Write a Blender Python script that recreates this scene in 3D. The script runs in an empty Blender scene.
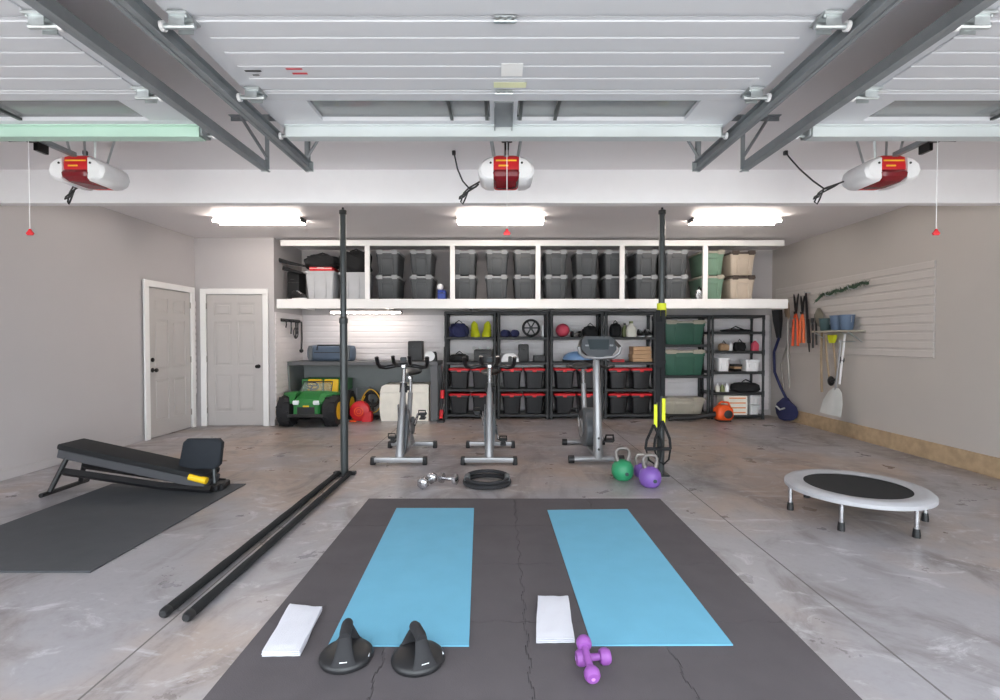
import bpy, bmesh, math, random
from mathutils import Matrix, Vector
random.seed(7)
R = math.radians
PI = math.pi
S = bpy.context.scene
C = S.collection

# ---------------------------------------------------------------- camera, sky, exposure
CAM_H = 1.34
PITCH = R(1.146)
cd = bpy.data.cameras.new('camera'); cam = bpy.data.objects.new('camera', cd); C.objects.link(cam)
cd.sensor_width = 36; cd.lens = 18.0; cd.clip_end = 200; cd.clip_start = 0.02
cam.location = (0, 0, CAM_H); cam.rotation_euler = (PI/2 - PITCH, 0, 0)
S.camera = cam
w = bpy.data.worlds.new('sky'); S.world = w; w.use_nodes = True
bg = w.node_tree.nodes['Background']
bg.inputs['Color'].default_value = (0.87, 0.94, 1.0, 1); bg.inputs['Strength'].default_value = 4.3
sd = bpy.data.lights.new('sun', 'SUN'); sd.energy = 8; sd.angle = R(1.5); sd.color = (1, .97, .92)
sun = bpy.data.objects.new('sun', sd); C.objects.link(sun); sun.rotation_euler = (R(-24), R(8), 0)
S.view_settings.view_transform = 'Standard'; S.view_settings.look = 'None'
S.view_settings.exposure = 0.78; S.view_settings.gamma = 1; S.view_settings.use_curve_mapping = False
S.cycles.use_denoising = True
S.cycles.max_bounces = 10; S.cycles.diffuse_bounces = 6; S.cycles.glossy_bounces = 4
S.cycles.sample_clamp_indirect = 6
LAMP = 34.0          # brightness of the fluorescent tubes

def ray(px, py):
    u, v = (px-500)/500, (350-py)/500
    c, s = math.cos(PITCH), math.sin(PITCH)
    return Vector((u, c+v*s, -s+v*c))
def at(px, py, Y):                     # the point at depth Y seen at that pixel
    d = ray(px, py); k = Y/d.y
    return Vector((d.x*k, Y, CAM_H+d.z*k))
def fl(px, py, z=0.0):                 # the point at height z seen at that pixel
    d = ray(px, py); k = (z-CAM_H)/d.z
    return Vector((d.x*k, d.y*k, z))
def onx(px, py, X):                    # the point on the plane x = X
    d = ray(px, py); k = X/d.x
    return Vector((X, d.y*k, CAM_H+d.z*k))

# ---------------------------------------------------------------- materials
def lin(c):
    r = []
    for v in c[:3]:
        v /= 255.0
        r.append(v/12.92 if v <= .04045 else ((v+.055)/1.055)**2.4)
    return tuple(r)+(1,)
MATS = {}
def mat(name, col, rough=.6, metal=0, var=.05, scale=8, bump=0, bscale=60, spec=.5, emit=0, trans=0, alpha=1):
    if name in MATS: return MATS[name]
    m = bpy.data.materials.new(name); m.use_nodes = True
    nt = m.node_tree; N = nt.nodes; L = nt.links
    b = N['Principled BSDF']
    c = lin(col)
    tc = N.new('ShaderNodeTexCoord'); nz = N.new('ShaderNodeTexNoise')
    nz.inputs['Scale'].default_value = scale; nz.inputs['Detail'].default_value = 4
    L.new(tc.outputs['Object'], nz.inputs['Vector'])
    mr = N.new('ShaderNodeMapRange'); mr.inputs['To Min'].default_value = 1-var; mr.inputs['To Max'].default_value = 1+var
    mr.inputs['From Min'].default_value = .3; mr.inputs['From Max'].default_value = .7
    L.new(nz.outputs['Fac'], mr.inputs['Value'])
    vm = N.new('ShaderNodeVectorMath'); vm.operation = 'SCALE'; vm.inputs[0].default_value = c[:3]
    L.new(mr.outputs['Result'], vm.inputs['Scale']); L.new(vm.outputs[0], b.inputs['Base Color'])
    b.inputs['Roughness'].default_value = rough; b.inputs['Metallic'].default_value = metal
    b.inputs['Specular IOR Level'].default_value = spec
    if trans: b.inputs['Transmission Weight'].default_value = trans
    if alpha < 1: b.inputs['Alpha'].default_value = alpha
    if emit:
        b.inputs['Emission Color'].default_value = c; b.inputs['Emission Strength'].default_value = emit
    if bump:
        n2 = N.new('ShaderNodeTexNoise'); n2.inputs['Scale'].default_value = bscale; L.new(tc.outputs['Object'], n2.inputs['Vector'])
        bp = N.new('ShaderNodeBump'); bp.inputs['Strength'].default_value = bump; bp.inputs['Distance'].default_value = .003
        L.new(n2.outputs['Fac'], bp.inputs['Height']); L.new(bp.outputs[0], b.inputs['Normal'])
    MATS[name] = m
    return m

def concrete_mat(name, base, warm, dark, light, rough=.38):
    m = bpy.data.materials.new(name); m.use_nodes = True
    nt = m.node_tree; N = nt.nodes; L = nt.links; b = N['Principled BSDF']
    tc = N.new('ShaderNodeTexCoord')
    def noise(scale, detail, rgh=.6, dist=0.0, sx=1, sy=1):
        mp = N.new('ShaderNodeMapping'); mp.inputs['Scale'].default_value = (sx, sy, 1); L.new(tc.outputs['Object'], mp.inputs['Vector'])
        n = N.new('ShaderNodeTexNoise'); n.inputs['Scale'].default_value = scale; n.inputs['Detail'].default_value = detail
        n.inputs['Roughness'].default_value = rgh; n.inputs['Distortion'].default_value = dist; L.new(mp.outputs[0], n.inputs['Vector']); return n
    def ramp(n, a, bb):
        r = N.new('ShaderNodeMapRange'); r.inputs['From Min'].default_value = a; r.inputs['From Max'].default_value = bb; r.interpolation_type = 'SMOOTHSTEP'
        L.new(n.outputs[0], r.inputs['Value']); return r.outputs['Result']
    def mix(fac, A, B):
        x = N.new('ShaderNodeMix'); x.data_type = 'RGBA'
        if fac is not None: L.new(fac, x.inputs['Factor'])
        for s, v in ((x.inputs['A'], A), (x.inputs['B'], B)):
            if isinstance(v, tuple): s.default_value = lin(v)
            else: L.new(v, s)
        return x.outputs['Result']
    def scaled(o, k):
        x = N.new('ShaderNodeMath'); x.operation = 'MULTIPLY'; L.new(o, x.inputs[0]); x.inputs[1].default_value = k; return x.outputs[0]
    c1 = mix(ramp(noise(.55, 4, .6, .4), .42, .62), base, warm)
    c2 = mix(scaled(ramp(noise(1.0, 9, .68, 1.2, 1.7, 1), .46, .68), .8), c1, dark)
    c3 = mix(scaled(ramp(noise(1.9, 9, .72, 1.8, 1, 1.8), .53, .68), .75), c2, light)
    c4 = mix(scaled(ramp(noise(26, 6, .7), .45, .75), .18), c3, dark)
    L.new(c4, b.inputs['Base Color'])
    rr = N.new('ShaderNodeMapRange'); L.new(noise(3, 6).outputs[0], rr.inputs['Value'])
    rr.inputs['From Min'].default_value = .3; rr.inputs['From Max'].default_value = .7
    rr.inputs['To Min'].default_value = rough-.1; rr.inputs['To Max'].default_value = rough+.14
    L.new(rr.outputs['Result'], b.inputs['Roughness'])
    bp = N.new('ShaderNodeBump'); bp.inputs['Strength'].default_value = .15; bp.inputs['Distance'].default_value = .002
    L.new(noise(60, 4).outputs[0], bp.inputs['Height']); L.new(bp.outputs[0], b.inputs['Normal'])
    return m

M_floor = concrete_mat('concrete', (156,153,157), (168,150,138), (112,104,102), (194,191,196), .34)
M_drive = concrete_mat('driveway concrete', (190,188,184), (180,174,166), (165,160,152), (205,202,198), .8)
M_ceil = mat('ceiling paint', (230,226,228), .5, var=.01, scale=1.5, spec=.5)
M_wall = mat('wall paint', (188,184,185), .55, var=.015, scale=2)
M_wallr = mat('wall paint warm', (188,182,177), .5, var=.02, scale=2)
M_beam = mat('beam paint', (244,243,246), .5, var=.01)
M_white = mat('white trim', (240,239,238), .4, var=.01)
M_door = mat('door paint', (190,186,184), .45, var=.01)
M_slat = mat('slatwall', (226,221,222), .4, var=.015)
M_ply = mat('plywood', (176,152,122), .7, var=.15, scale=12)
M_gdoor = mat('garage door steel', (204,206,212), .35, var=.012, scale=3, bump=.15, bscale=180)
M_galv = mat('galvanised steel', (190,196,198), .35, metal=.75, var=.12, scale=14)
M_galvl = mat('bright galvanised strut', (206,213,215), .4, metal=.25, var=.06, scale=3)
M_strutg = mat('pale green strut', (182,212,198), .4, metal=.1, var=.06, scale=3)
M_track = mat('track steel', (138,143,147), .5, metal=.3, var=.1, scale=10)
M_blk = mat('black plastic', (30,30,32), .45)
M_blks = mat('black satin', (22,22,25), .3)
M_char = mat('charcoal plastic', (72,75,78), .5, var=.05)
M_lidg = mat('grey lid plastic', (158,160,163), .5)
M_shelf = mat('shelf plastic', (42,44,46), .5)
M_red = mat('red plastic', (205,36,44), .4)
M_green = mat('green tote plastic', (50,94,78), .5)
M_green2 = mat('pale green tote', (112,142,122), .5)
M_tan = mat('tan tote plastic', (190,176,160), .5)
M_tanl = mat('taupe lid', (172,166,152), .5)
M_brownl = mat('brown lid', (82,72,66), .5)
M_lgrey = mat('light grey tote', (178,180,184), .5)
M_blackfab = mat('black fabric', (25,26,28), .9, bump=.4, bscale=120)
M_navy = mat('navy fabric', (44,48,88), .85, bump=.4, bscale=120)
M_blue = mat('royal blue plastic', (34,62,150), .4)
M_slatebag = mat('slate blue fabric', (84,98,116), .85, bump=.4, bscale=100)
M_wht = mat('white plastic', (238,238,240), .35)
M_cream = mat('cream plastic', (238,234,222), .45)
M_yel = mat('yellow strap', (222,228,40), .6)
M_gunm = mat('gunmetal paint', (62,66,67), .35, metal=.3)
M_rubber = mat('black rubber', (34,34,37), .8, bump=.3)
M_foam = mat('charcoal foam tile', (88,83,86), .85, var=.07, scale=5, bump=.5, bscale=220, spec=.25)
M_foamd = mat('dark underlay', (46,44,46), .9)
M_gymmat = mat('dark gym mat', (66,68,72), .75, var=.08, bump=.4, bscale=150)
M_yoga = mat('sky blue yoga mat', (108,172,200), .75, var=.03, scale=6, bump=.4, bscale=260, spec=.3)
M_towel = mat('white terry', (216,216,224), .95, var=.02, bump=.8, bscale=320, spec=.1)
M_chrome = mat('chrome', (205,205,208), .2, metal=.95, var=.04)
M_silver = mat('silver paint', (150,150,152), .35, metal=.5, var=.06)
M_dgrey = mat('dark grey plastic', (86,90,94), .45)
M_screen = mat('console screen', (60,70,74), .15)
M_purple = mat('purple neoprene', (136,76,152), .55, bump=.2)
M_violet = mat('violet vinyl', (122,86,166), .45)
M_kgreen = mat('kettlebell green', (44,138,94), .45)
M_jd = mat('tractor green', (44,122,60), .35)
M_jy = mat('tractor yellow', (238,196,24), .4)
M_lens = mat('headlamp lens', (235,240,245), .15)
M_orange = mat('orange plastic', (236,88,32), .4)
M_orngrip = mat('orange grip', (228,110,60), .6)
M_steel = mat('worn steel', (150,146,140), .45, metal=.7, var=.15)
M_wood = mat('ash wood handle', (158,138,112), .6, var=.12, scale=20)
M_brown = mat('brown paper', (176,144,112), .8)
M_pink = mat('coral pink vinyl', (214,78,100), .5)
M_bosu = mat('steel blue vinyl', (106,142,186), .4)
M_knob = mat('dark bronze', (32,30,30), .3, metal=.6)
M_bluegrey = mat('blue grey bucket', (92,112,138), .5)
M_gar = mat('dark green needles', (62,84,66), .9)
M_paper = mat('white paper', (240,240,240), .7)
M_paley = mat('pale yellow sticker', (226,228,190), .7)
M_tube = mat('fluorescent tube', (255,243,231), .4, emit=LAMP)
M_reflect = mat('lamp housing', (98,98,100), .7, spec=.2)
M_bench = mat('bench panel grey', (124,128,128), .55, var=.03)
M_bencht = mat('bench top grey', (92,93,96), .5)
M_glass = mat('door glass', (150,156,158), .08, trans=.0, alpha=.55, var=.0)
M_clear = mat('frosted clear plastic', (216,218,216), .3, alpha=.8)
M_smoke = mat('smoked screen', (150,160,158), .1, alpha=.35, var=0)
M_amber = mat('dark red smoked cover', (120,26,34), .2)
M_yeltxt = mat('yellow marking', (250,200,60), .5)
M_pale_red = mat('red print', (190,60,70), .6)
M_joint = mat('joint filler', (112,108,106), .9)
M_foil = mat('silver foil', (190,192,194), .25, metal=.8, bump=1, bscale=30)
M_palegrey = mat('pale grey plastic', (206,208,208), .45)

# ---------------------------------------------------------------- geometry helpers
class G:
    def __init__(s): s.b = bmesh.new()
    def _x(s, vs, M):
        if M is not None: bmesh.ops.transform(s.b, matrix=M, verts=vs)
    def box(s, c, d, bev=0, rot=None, seg=1):
        r = bmesh.ops.create_cube(s.b, size=1)
        vs = r['verts']
        bmesh.ops.scale(s.b, vec=Vector(d), verts=vs)
        if bev:
            es = list({e for v in vs for e in v.link_edges})
            q = bmesh.ops.bevel(s.b, geom=es, offset=bev, segments=seg, affect='EDGES', profile=.6)
            vs = list({v for f in q['faces'] for v in f.verts} | {v for v in vs if v.is_valid})
        M = Matrix.Translation(Vector(c))
        if rot is not None: M = M @ (rot if isinstance(rot, Matrix) else Matrix.Rotation(rot[1], 4, rot[0]))
        s._x(vs, M); return s
    def rings(s, rings, cap=True, closed=False):
        vv = [[s.b.verts.new(p) for p in r] for r in rings]
        n = len(vv[0]); k = len(vv)
        for i in range(k if closed else k-1):
            a, b = vv[i], vv[(i+1) % k]
            for j in range(n):
                try: s.b.faces.new((a[j], a[(j+1) % n], b[(j+1) % n], b[j]))
                except ValueError: pass
        if cap and not closed:
            s.b.faces.new(list(reversed(vv[0]))); s.b.faces.new(vv[-1])
        return s
    def tube(s, pts, r, seg=10, closed=False, flat=1.0):
        pts = [Vector(p) for p in pts]; n = len(pts)
        rs = r if isinstance(r, (list, tuple)) else [r]*n
        T = []
        for i in range(n):
            if closed: t = pts[(i+1) % n]-pts[i-1]
            else: t = pts[min(i+1, n-1)]-pts[max(i-1, 0)]
            T.append(t.normalized())
        up = Vector((0, 0, 1)) if abs(T[0].z) < .9 else Vector((1, 0, 0))
        nrm = (up - T[0]*up.dot(T[0])).normalized()
        out = []
        for i in range(n):
            nrm = (nrm - T[i]*nrm.dot(T[i])).normalized()
            bn = T[i].cross(nrm)
            out.append([pts[i]+(nrm*math.cos(a)*rs[i] + bn*math.sin(a)*rs[i]*flat) for a in [2*PI*k/seg for k in range(seg)]])
        return s.rings(out, closed=closed)
    def lathe(s, prof, c=(0,0,0), seg=24, M=None):
        T = Matrix.Translation(Vector(c)) @ (M or Matrix())
        out = []
        for r, z in prof:
            out.append([T @ Vector((max(r, 1e-4)*math.cos(2*PI*k/seg), max(r, 1e-4)*math.sin(2*PI*k/seg), z)) for k in range(seg)])
        return s.rings(out)
    def sph(s, c, r, seg=20, M=None):
        if not isinstance(r, (list, tuple)): r = (r,)*3
        q = bmesh.ops.create_uvsphere(s.b, u_segments=seg, v_segments=seg//2+2, radius=1)
        s._x(q['verts'], Matrix.Translation(Vector(c)) @ (M or Matrix()) @ Matrix.Diagonal((*r, 1))); return s
    def prism(s, poly, h, M=None):       # polygon in XY, extruded by h along Z
        M = M or Matrix()
        return s.rings([[M @ Vector((x, y, 0)) for x, y in poly], [M @ Vector((x, y, h)) for x, y in poly]])
    def tor(s, c, R0, r, M=None, seg=32, rs=8, a0=0, a1=None):
        M = Matrix.Translation(Vector(c)) @ (M or Matrix())
        if a1 is None:
            return s.tube([M @ Vector((R0*math.cos(2*PI*k/seg), R0*math.sin(2*PI*k/seg), 0)) for k in range(seg)], r, rs, closed=True)
        return s.tube([M @ Vector((R0*math.cos(a0+(a1-a0)*k/seg), R0*math.sin(a0+(a1-a0)*k/seg), 0)) for k in range(seg+1)], r, rs)
    def rbox(s, c, levels, rad=.03, k=4, M=None):   # rounded-rectangle rings: levels = [(sx, sy, z)]
        out = []
        M = Matrix.Translation(Vector(c)) @ (M or Matrix())
        for sx, sy, z in levels:
            ring = []
            r = min(rad, sx/2*.99, sy/2*.99)
            for qx, qy, a0 in ((1,1,0),(-1,1,PI/2),(-1,-1,PI),(1,-1,3*PI/2)):
                for i in range(k+1):
                    a = a0+PI/2*i/k
                    ring.append(M @ Vector((qx*(sx/2-r)+r*math.cos(a), qy*(sy/2-r)+r*math.sin(a), z)))
            out.append(ring)
        return s.rings(out)
    def build(s, name, m, parent=None, smooth=35, loc=None, label=None):
        bmesh.ops.recalc_face_normals(s.b, faces=s.b.faces)
        me = bpy.data.meshes.new(name); s.b.to_mesh(me); s.b.free()
        me.materials.append(m)
        if smooth:
            me.shade_smooth(); me.set_sharp_from_angle(angle=R(smooth))
        o = bpy.data.objects.new(name, me); C.objects.link(o)
        if parent is not None: o.parent = parent
        if loc is not None: o.location = loc
        if label: o['label'] = label
        return o
def RX(a): return Matrix.Rotation(a, 4, 'X')
def RY(a): return Matrix.Rotation(a, 4, 'Y')
def RZ(a): return Matrix.Rotation(a, 4, 'Z')
def TR(*p): return Matrix.Translation(Vector(p if len(p) == 3 else p[0]))
def tag(o, label, cat, group=None):
    o['label'] = label; o['category'] = cat
    if group: o['group'] = group
    return o
def thing(name, label, cat, loc=(0,0,0), rz=0, group=None):
    o = bpy.data.objects.new(name, None); C.objects.link(o); o.empty_display_size = .1
    o.location = loc; o.rotation_euler = (0, 0, rz)
    return tag(o, label, cat, group)
def struct(g, name, m, smooth=0, parent=None):
    o = g.build(name, m, parent, smooth)
    if parent is None: o['kind'] = 'structure'
    return o
def copy_tree(o, parent=None):
    c = o.copy(); C.objects.link(c); c.parent = parent
    for ch in o.children: copy_tree(ch, c)
    return c
def dup(o, loc, rz=None, label=None, group=None):
    c = copy_tree(o); c.location = loc
    if rz is not None: c.rotation_euler = (0, 0, rz)
    if label: c['label'] = label
    if group: c['group'] = group
    return c

# ---------------------------------------------------------------- the room
XL, XR = -4.75, 4.83          # side walls
YB, YD, YF = 8.9, 7.8, 0.22    # back wall, wall with the white door, front wall
HC = 2.93                      # ceiling
XA = at(275, 400, YD).x        # corner of the nook
struct(G().box(((XL+XR)/2, (YF-.2+YB+.1)/2, -.06), (XR-XL+.4, YB+.1-YF+.2, .12)), 'floor', M_floor)
struct(G().box((0, -9, -.07), (40, 18+.02, .12)), 'ground', M_drive)
g = G(); g.box(((XL+XR)/2, (YF+YB)/2, HC+.06), (XR-XL+.4, YB-YF+.6, .12)); struct(g, 'ceiling', M_ceil)
struct(G().box((XL-.06, (YF+YD)/2, 1.5), (.12, YD-YF+.24, 3.0)), 'wall_left', M_wall)
struct(G().box((XR+.06, (YF+YB)/2, 1.5), (.12, YB-YF+.24, 3.0)), 'wall_right', M_wallr)
struct(G().box(((XA+XR)/2, YB+.06, 1.5), (XR-XA+.2, .12, 3.0)), 'wall_back', M_wall)
g = G(); g.box(((XL+XA)/2, YD+.06, 1.5), (XA-XL, .12, 3.0)); g.box((XA-.05, (YD+.12+YB)/2, 1.5), (.1, YB-YD-.12, 3.0)); struct(g, 'wall_nook', M_wall)
g = G(); OH = 2.38
ops = [(-4.42, -1.72), (-1.33, 1.37), (1.78, 4.48)]
xs = [XL] + [v for o in ops for v in o] + [XR]
for i in range(0, 8, 2): g.box(((xs[i]+xs[i+1])/2, YF-.06, 1.5), (xs[i+1]-xs[i], .12, 3.0))
for a, b in ops: g.box(((a+b)/2, YF-.06, (OH+3.0)/2), (b-a, .12, 3.0-OH))
struct(g, 'wall_front', M_wall)
YBM = 4.7
struct(G().box(((XL+XR)/2, YBM+.05, (2.62+HC)/2), (XR-XL, .10, HC-2.62)), 'beam', M_beam)
g = G()
for X in (-1.57, 1.68):
    g.box((X, (YF+YB)/2, .0005), (.008, YB-YF, .001))
g.box(((XL+XR)/2, 6.3, .0005), (XR-XL, .008, .001))
struct(g, 'floor_joint_trim', M_joint)
def baseb(name, a, b, m=M_white, h=.09, t=.014):
    a, b = Vector(a), Vector(b); d = b-a
    struct(G().box(((a.x+b.x)/2, (a.y+b.y)/2, h/2), (max(abs(d.x), t), max(abs(d.y), t), h), bev=.003), name, m)
baseb('baseboard_left', (XL+.007, YF, 0), (XL+.007, 6.60, 0), M_wall)
baseb('baseboard_nook', (-3.50-.13, YD-.007, 0), (XA, YD-.007, 0), M_wall)
baseb('baseboard_right', (XR-.012, YF, 0), (XR-.012, 8.35, 0), M_ply, .20, .02)

# panelled doors
def panel_door(name, w, h, hinge_right, M, deadbolt=False, trimw=.085, knob_right=True):
    root = bpy.data.objects.new(name, None); C.objects.link(root); root['kind'] = 'structure'; root.matrix_world = M
    # local: door in XZ plane, front face at y=0 looking to -y, x 0..w
    g = G(); g.box((w/2, .02, h/2+.01), (w, .012, h-.004))
    st = .115; mid = .10
    rows = [(.23, .80), (.94, 1.62), (1.72, h-.12)]
    for x0, x1 in ((0, st), (w/2-mid/2, w/2+mid/2), (w-st, w)): g.box(((x0+x1)/2, .012, h/2+.01), (x1-x0, .02, h-.004), bev=.003)
    for z0, z1 in ((0.01, rows[0][0]), (rows[0][1], rows[1][0]), (rows[1][1], rows[2][0]), (rows[2][1], h)):
        g.box((w/2, .0125, (z0+z1)/2), (w-.002, .019, z1-z0), bev=.003)
    for z0, z1 in rows:
        for x0, x1 in ((st, w/2-mid/2), (w/2+mid/2, w-st)):
            g.box(((x0+x1)/2, .014, (z0+z1)/2), (x1-x0-.06, .016, z1-z0-.06), bev=.007)
    g.build('leaf', M_door, root, 30)
    g = G()
    g.box((-trimw/2-.01, -.008, (h+.02)/2), (trimw, .03, h+.02), bev=.004); g.box((w+trimw/2+.01, -.008, (h+.02)/2), (trimw, .03, h+.02), bev=.004)
    g.box((w/2, -.008, h+.02+trimw/2), (w+2*trimw+.02, .03, trimw), bev=.004)
    g.build('casing', M_white, root, 30)
    kx = w-.065 if knob_right else .065
    g = G(); F = TR(kx, .002, .93) @ RX(PI/2)
    g.lathe([(.032, 0), (.032, .006), (.012, .008), (.011, .035), (.026, .045), (.030, .058), (.024, .070), (.0, .074)], M=F, seg=20)
    g.build('door_handle', M_knob, root, 50)
    if deadbolt:
        g = G(); g.lathe([(.030, 0), (.030, .012), (.022, .020), (0, .021)], M=TR(kx, .002, 1.07) @ RX(PI/2), seg=20); g.build('deadbolt', M_knob, root, 50)
    hx = -.006 if knob_right else w+.006
    for z in (.2, 1.0, 1.82):
        G().tube([(hx, -.004, z), (hx, -.004, z+.09)], .007, 8).build('hinge', M_steel, root)
    return root
panel_door('door_1', .90, 2.04, True, TR(XL+.03, 6.72, 0) @ RZ(PI/2), deadbolt=True, knob_right=False)
X2 = at(209, 400, YD).x
panel_door('door_2', .86, 2.03, True, TR(X2, YD-.03, 0))

# slatwall panels: boards with real grooves
def slat(name, L, z0, z1, M, label, m_=None):
    g = G(); n = int(round((z1-z0)/.1)); p = (z1-z0)/n
    g.box((L/2, .005, (z0+z1)/2), (L, .006, z1-z0))
    for i in range(n):
        g.box((L/2, -.004, z0+(i+.5)*p), (L, .014, p-.022), bev=.004)
    o = g.build(name, m_ or M_slat, None, 30); o.matrix_world = M
    tag(o, label, 'wall panel')
slat('slatwall_panel', 2.5, .10, 1.78, TR(XA, YB-.010, 0), 'white grooved slatwall panel behind the grey workbench')
slat('slatwall_panel', YB-YD-.03, .10, 1.78, TR(XA+.010, YD+.01, 0) @ RZ(PI/2), 'narrow white slatwall panel on the nook side wall by the green ride-on')
slat('slatwall_panel', 5.8, .10, 1.78, TR(XA+2.502, YB-.010, 0), 'long white slatwall panel behind the black shelving units')
slat('slatwall_panel', 3.2, 1.13, 2.23, TR(XR-.010, 8.75, 0) @ RZ(-PI/2), 'pale greige slatwall panel holding garden tools on the side wall', mat('greige slatwall', (196,190,186), .45, var=.02))
slat('slatwall_panel', .10, .5, 1.95, TR(XL+.2, YD-.012, 0) if False else TR(XL+.013, YD-.075, 0) @ RZ(PI/2) @ Matrix.Diagonal((.6, 1, 1, 1)), 'thin strip of slatwall between the two doors')

# ---------------------------------------------------------------- overhead doors, tracks, openers
DZ = 2.60                      # height of the inner face of the open doors
def overhead_door(cx, w, label, strutm):
    r = thing('overhead_door', label, 'garage door', (cx, 0, DZ))
    secs = [(3.10, 2.556), (2.552, 1.981), (1.977, 1.41), (1.406, .84)]
    for k, (y1, y0) in enumerate(secs):
        g = G()
        if k == 0:
            # windowed top section: rails and stiles round two long glass openings
            wy0, wy1 = 2.66, 2.90
            g.box((0, (y0+wy0)/2, .02), (w, wy0-y0, .04), bev=.002); g.box((0, (wy1+y1)/2, .02), (w, y1-wy1, .04), bev=.002)
            hw = w/2
            for a, b in ((-hw, -hw+.27), (-.075, .075), (hw-.27, hw)):
                g.box(((a+b)/2, (wy0+wy1)/2, .02), (b-a, wy1-wy0, .04))
        else:
            g.box((0, (y0+y1)/2, .022), (w, y1-y0, .036))
        # pressed ribs across the panel
        yy = y0
        if k == 0:
            ribs = [(2.575, 2.65)]
        else:
            n = 5; p = (y1-y0-.03)/n
            ribs = [(y0+.015+i*p+.0035, y0+.015+(i+1)*p-.0035) for i in range(n)]
        for a, b in ribs: g.box((0, (a+b)/2, .002), (w-.16, b-a, .009), bev=.0035)
        g.build('section', M_gdoor, r, 30)
        # end caps in bright steel
    for a, b in ((-w/2+.27, -.075), (.075, w/2-.27)):
        G().box(((a+b)/2, 2.78, .025), (b-a, .235, .006)).build('window_pane', M_glass, r)
        m = G()
        for fx in ((b-.22 if a < 0 else a+.22), (b-.02 if a < 0 else a+.02)): m.box((fx, 2.78, .008), (.018, .24, .014))
        m.build('muntin', M_gunm, r)
    g = G(); g.prism([(-.055, 0), (-.055, .006), (-.035, .006), (-.035, .064), (.035, .064), (.035, .006), (.055, .006), (.055, 0), (.03, 0), (.03, .059), (-.03, .059), (-.03, 0)], w-.06,
                     TR(-w/2+.03, 3.0, 0) @ Matrix(((0,0,1,0),(1,0,0,0),(0,-1,0,0),(0,0,0,1))))
    g.build('strut', strutm, r, 20)
    for s in (-1, 1):
        for y, top in ((3.03, True), (2.554, False), (1.979, False), (1.408, False), (.88, False)):
            g = G()
            g.box((s*(w/2-.055), y, -.006), (.075, .12 if top else .10, .012), bev=.003)
            g.box((s*(w/2-.045), y+.03, -.026), (.06, .004, .045)); g.box((s*(w/2-.045), y-.03, -.026), (.06, .004, .045))
            g.tube([(s*(w/2-.10), y, -.034), (s*(w/2+.02), y, -.034)], .012, 10)
            if top: g.box((s*(w/2-.05), y-.02, -.03), (.075, .07, .05), bev=.006)
            for q in (-.03, .03): g.sph((s*(w/2-.08), y+q, -.014), .007, 8)
            h = g.build('roller_hinge', M_galv, r)
            g = G(); g.tube([(s*(w/2+.02), y, -.034), (s*(w/2+.034), y, -.034)], .02, 14); g.build('roller', M_wht, h)
    for y in (2.554, 1.979, 1.408):
        g = G(); g.box((0, y, -.008), (.085, .05, .006), bev=.002); g.tube([(-.045, y+.0, -.014), (.045, y, -.014)], .007, 8)
        for q in (-.03, 0, .03): g.box((q, y-.02, -.013), (.016, .02, .008), bev=.002)
        g.build('centre_hinge', M_galv, r)
    return r
d0 = overhead_door(.02, 2.62, 'open white ribbed overhead door in the middle bay, with stickers and twin windows', M_galvl)
# fixings and stickers of the middle door only
g = G(); g.box((0, 2.86, -.006), (.105, .40, .005)); g.box((-.05, 2.86, -.018), (.004, .40, .024)); g.box((.05, 2.86, -.018), (.004, .40, .024)); g.build('opener_bracket', M_track, d0)
for nm, m_, px, py, sx, sy in (('sticker', M_paper, 512, 70, .10, .11), ('sticker', M_paley, 510, 85, .16, .05), ('sticker', M_blk, 253, 71, .075, .012),
                               ('sticker', M_char, 256, 75, .03, .008), ('sticker', M_pale_red, 294, 69, .075, .011), ('sticker', M_pale_red, 300, 73.5, .07, .014)):
    p = fl(px, py, DZ-.006)
    # the sticker lies on a flat field between two ribs
    G().box((p.x-.02, p.y, p.z-DZ-.0004), (sx, sy, .0012)).build(nm, m_, d0, 0)
def overhead_copy(cx, label, sm):
    r = overhead_door(cx, 2.62, label, sm); return r
d1 = overhead_copy(-3.05, 'open white overhead door with a pale green strut, over the bay beside the grey side door', M_strutg)
d2 = overhead_copy(3.12, 'open white overhead door over the bay beside the round trampoline', M_galvl)

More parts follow.
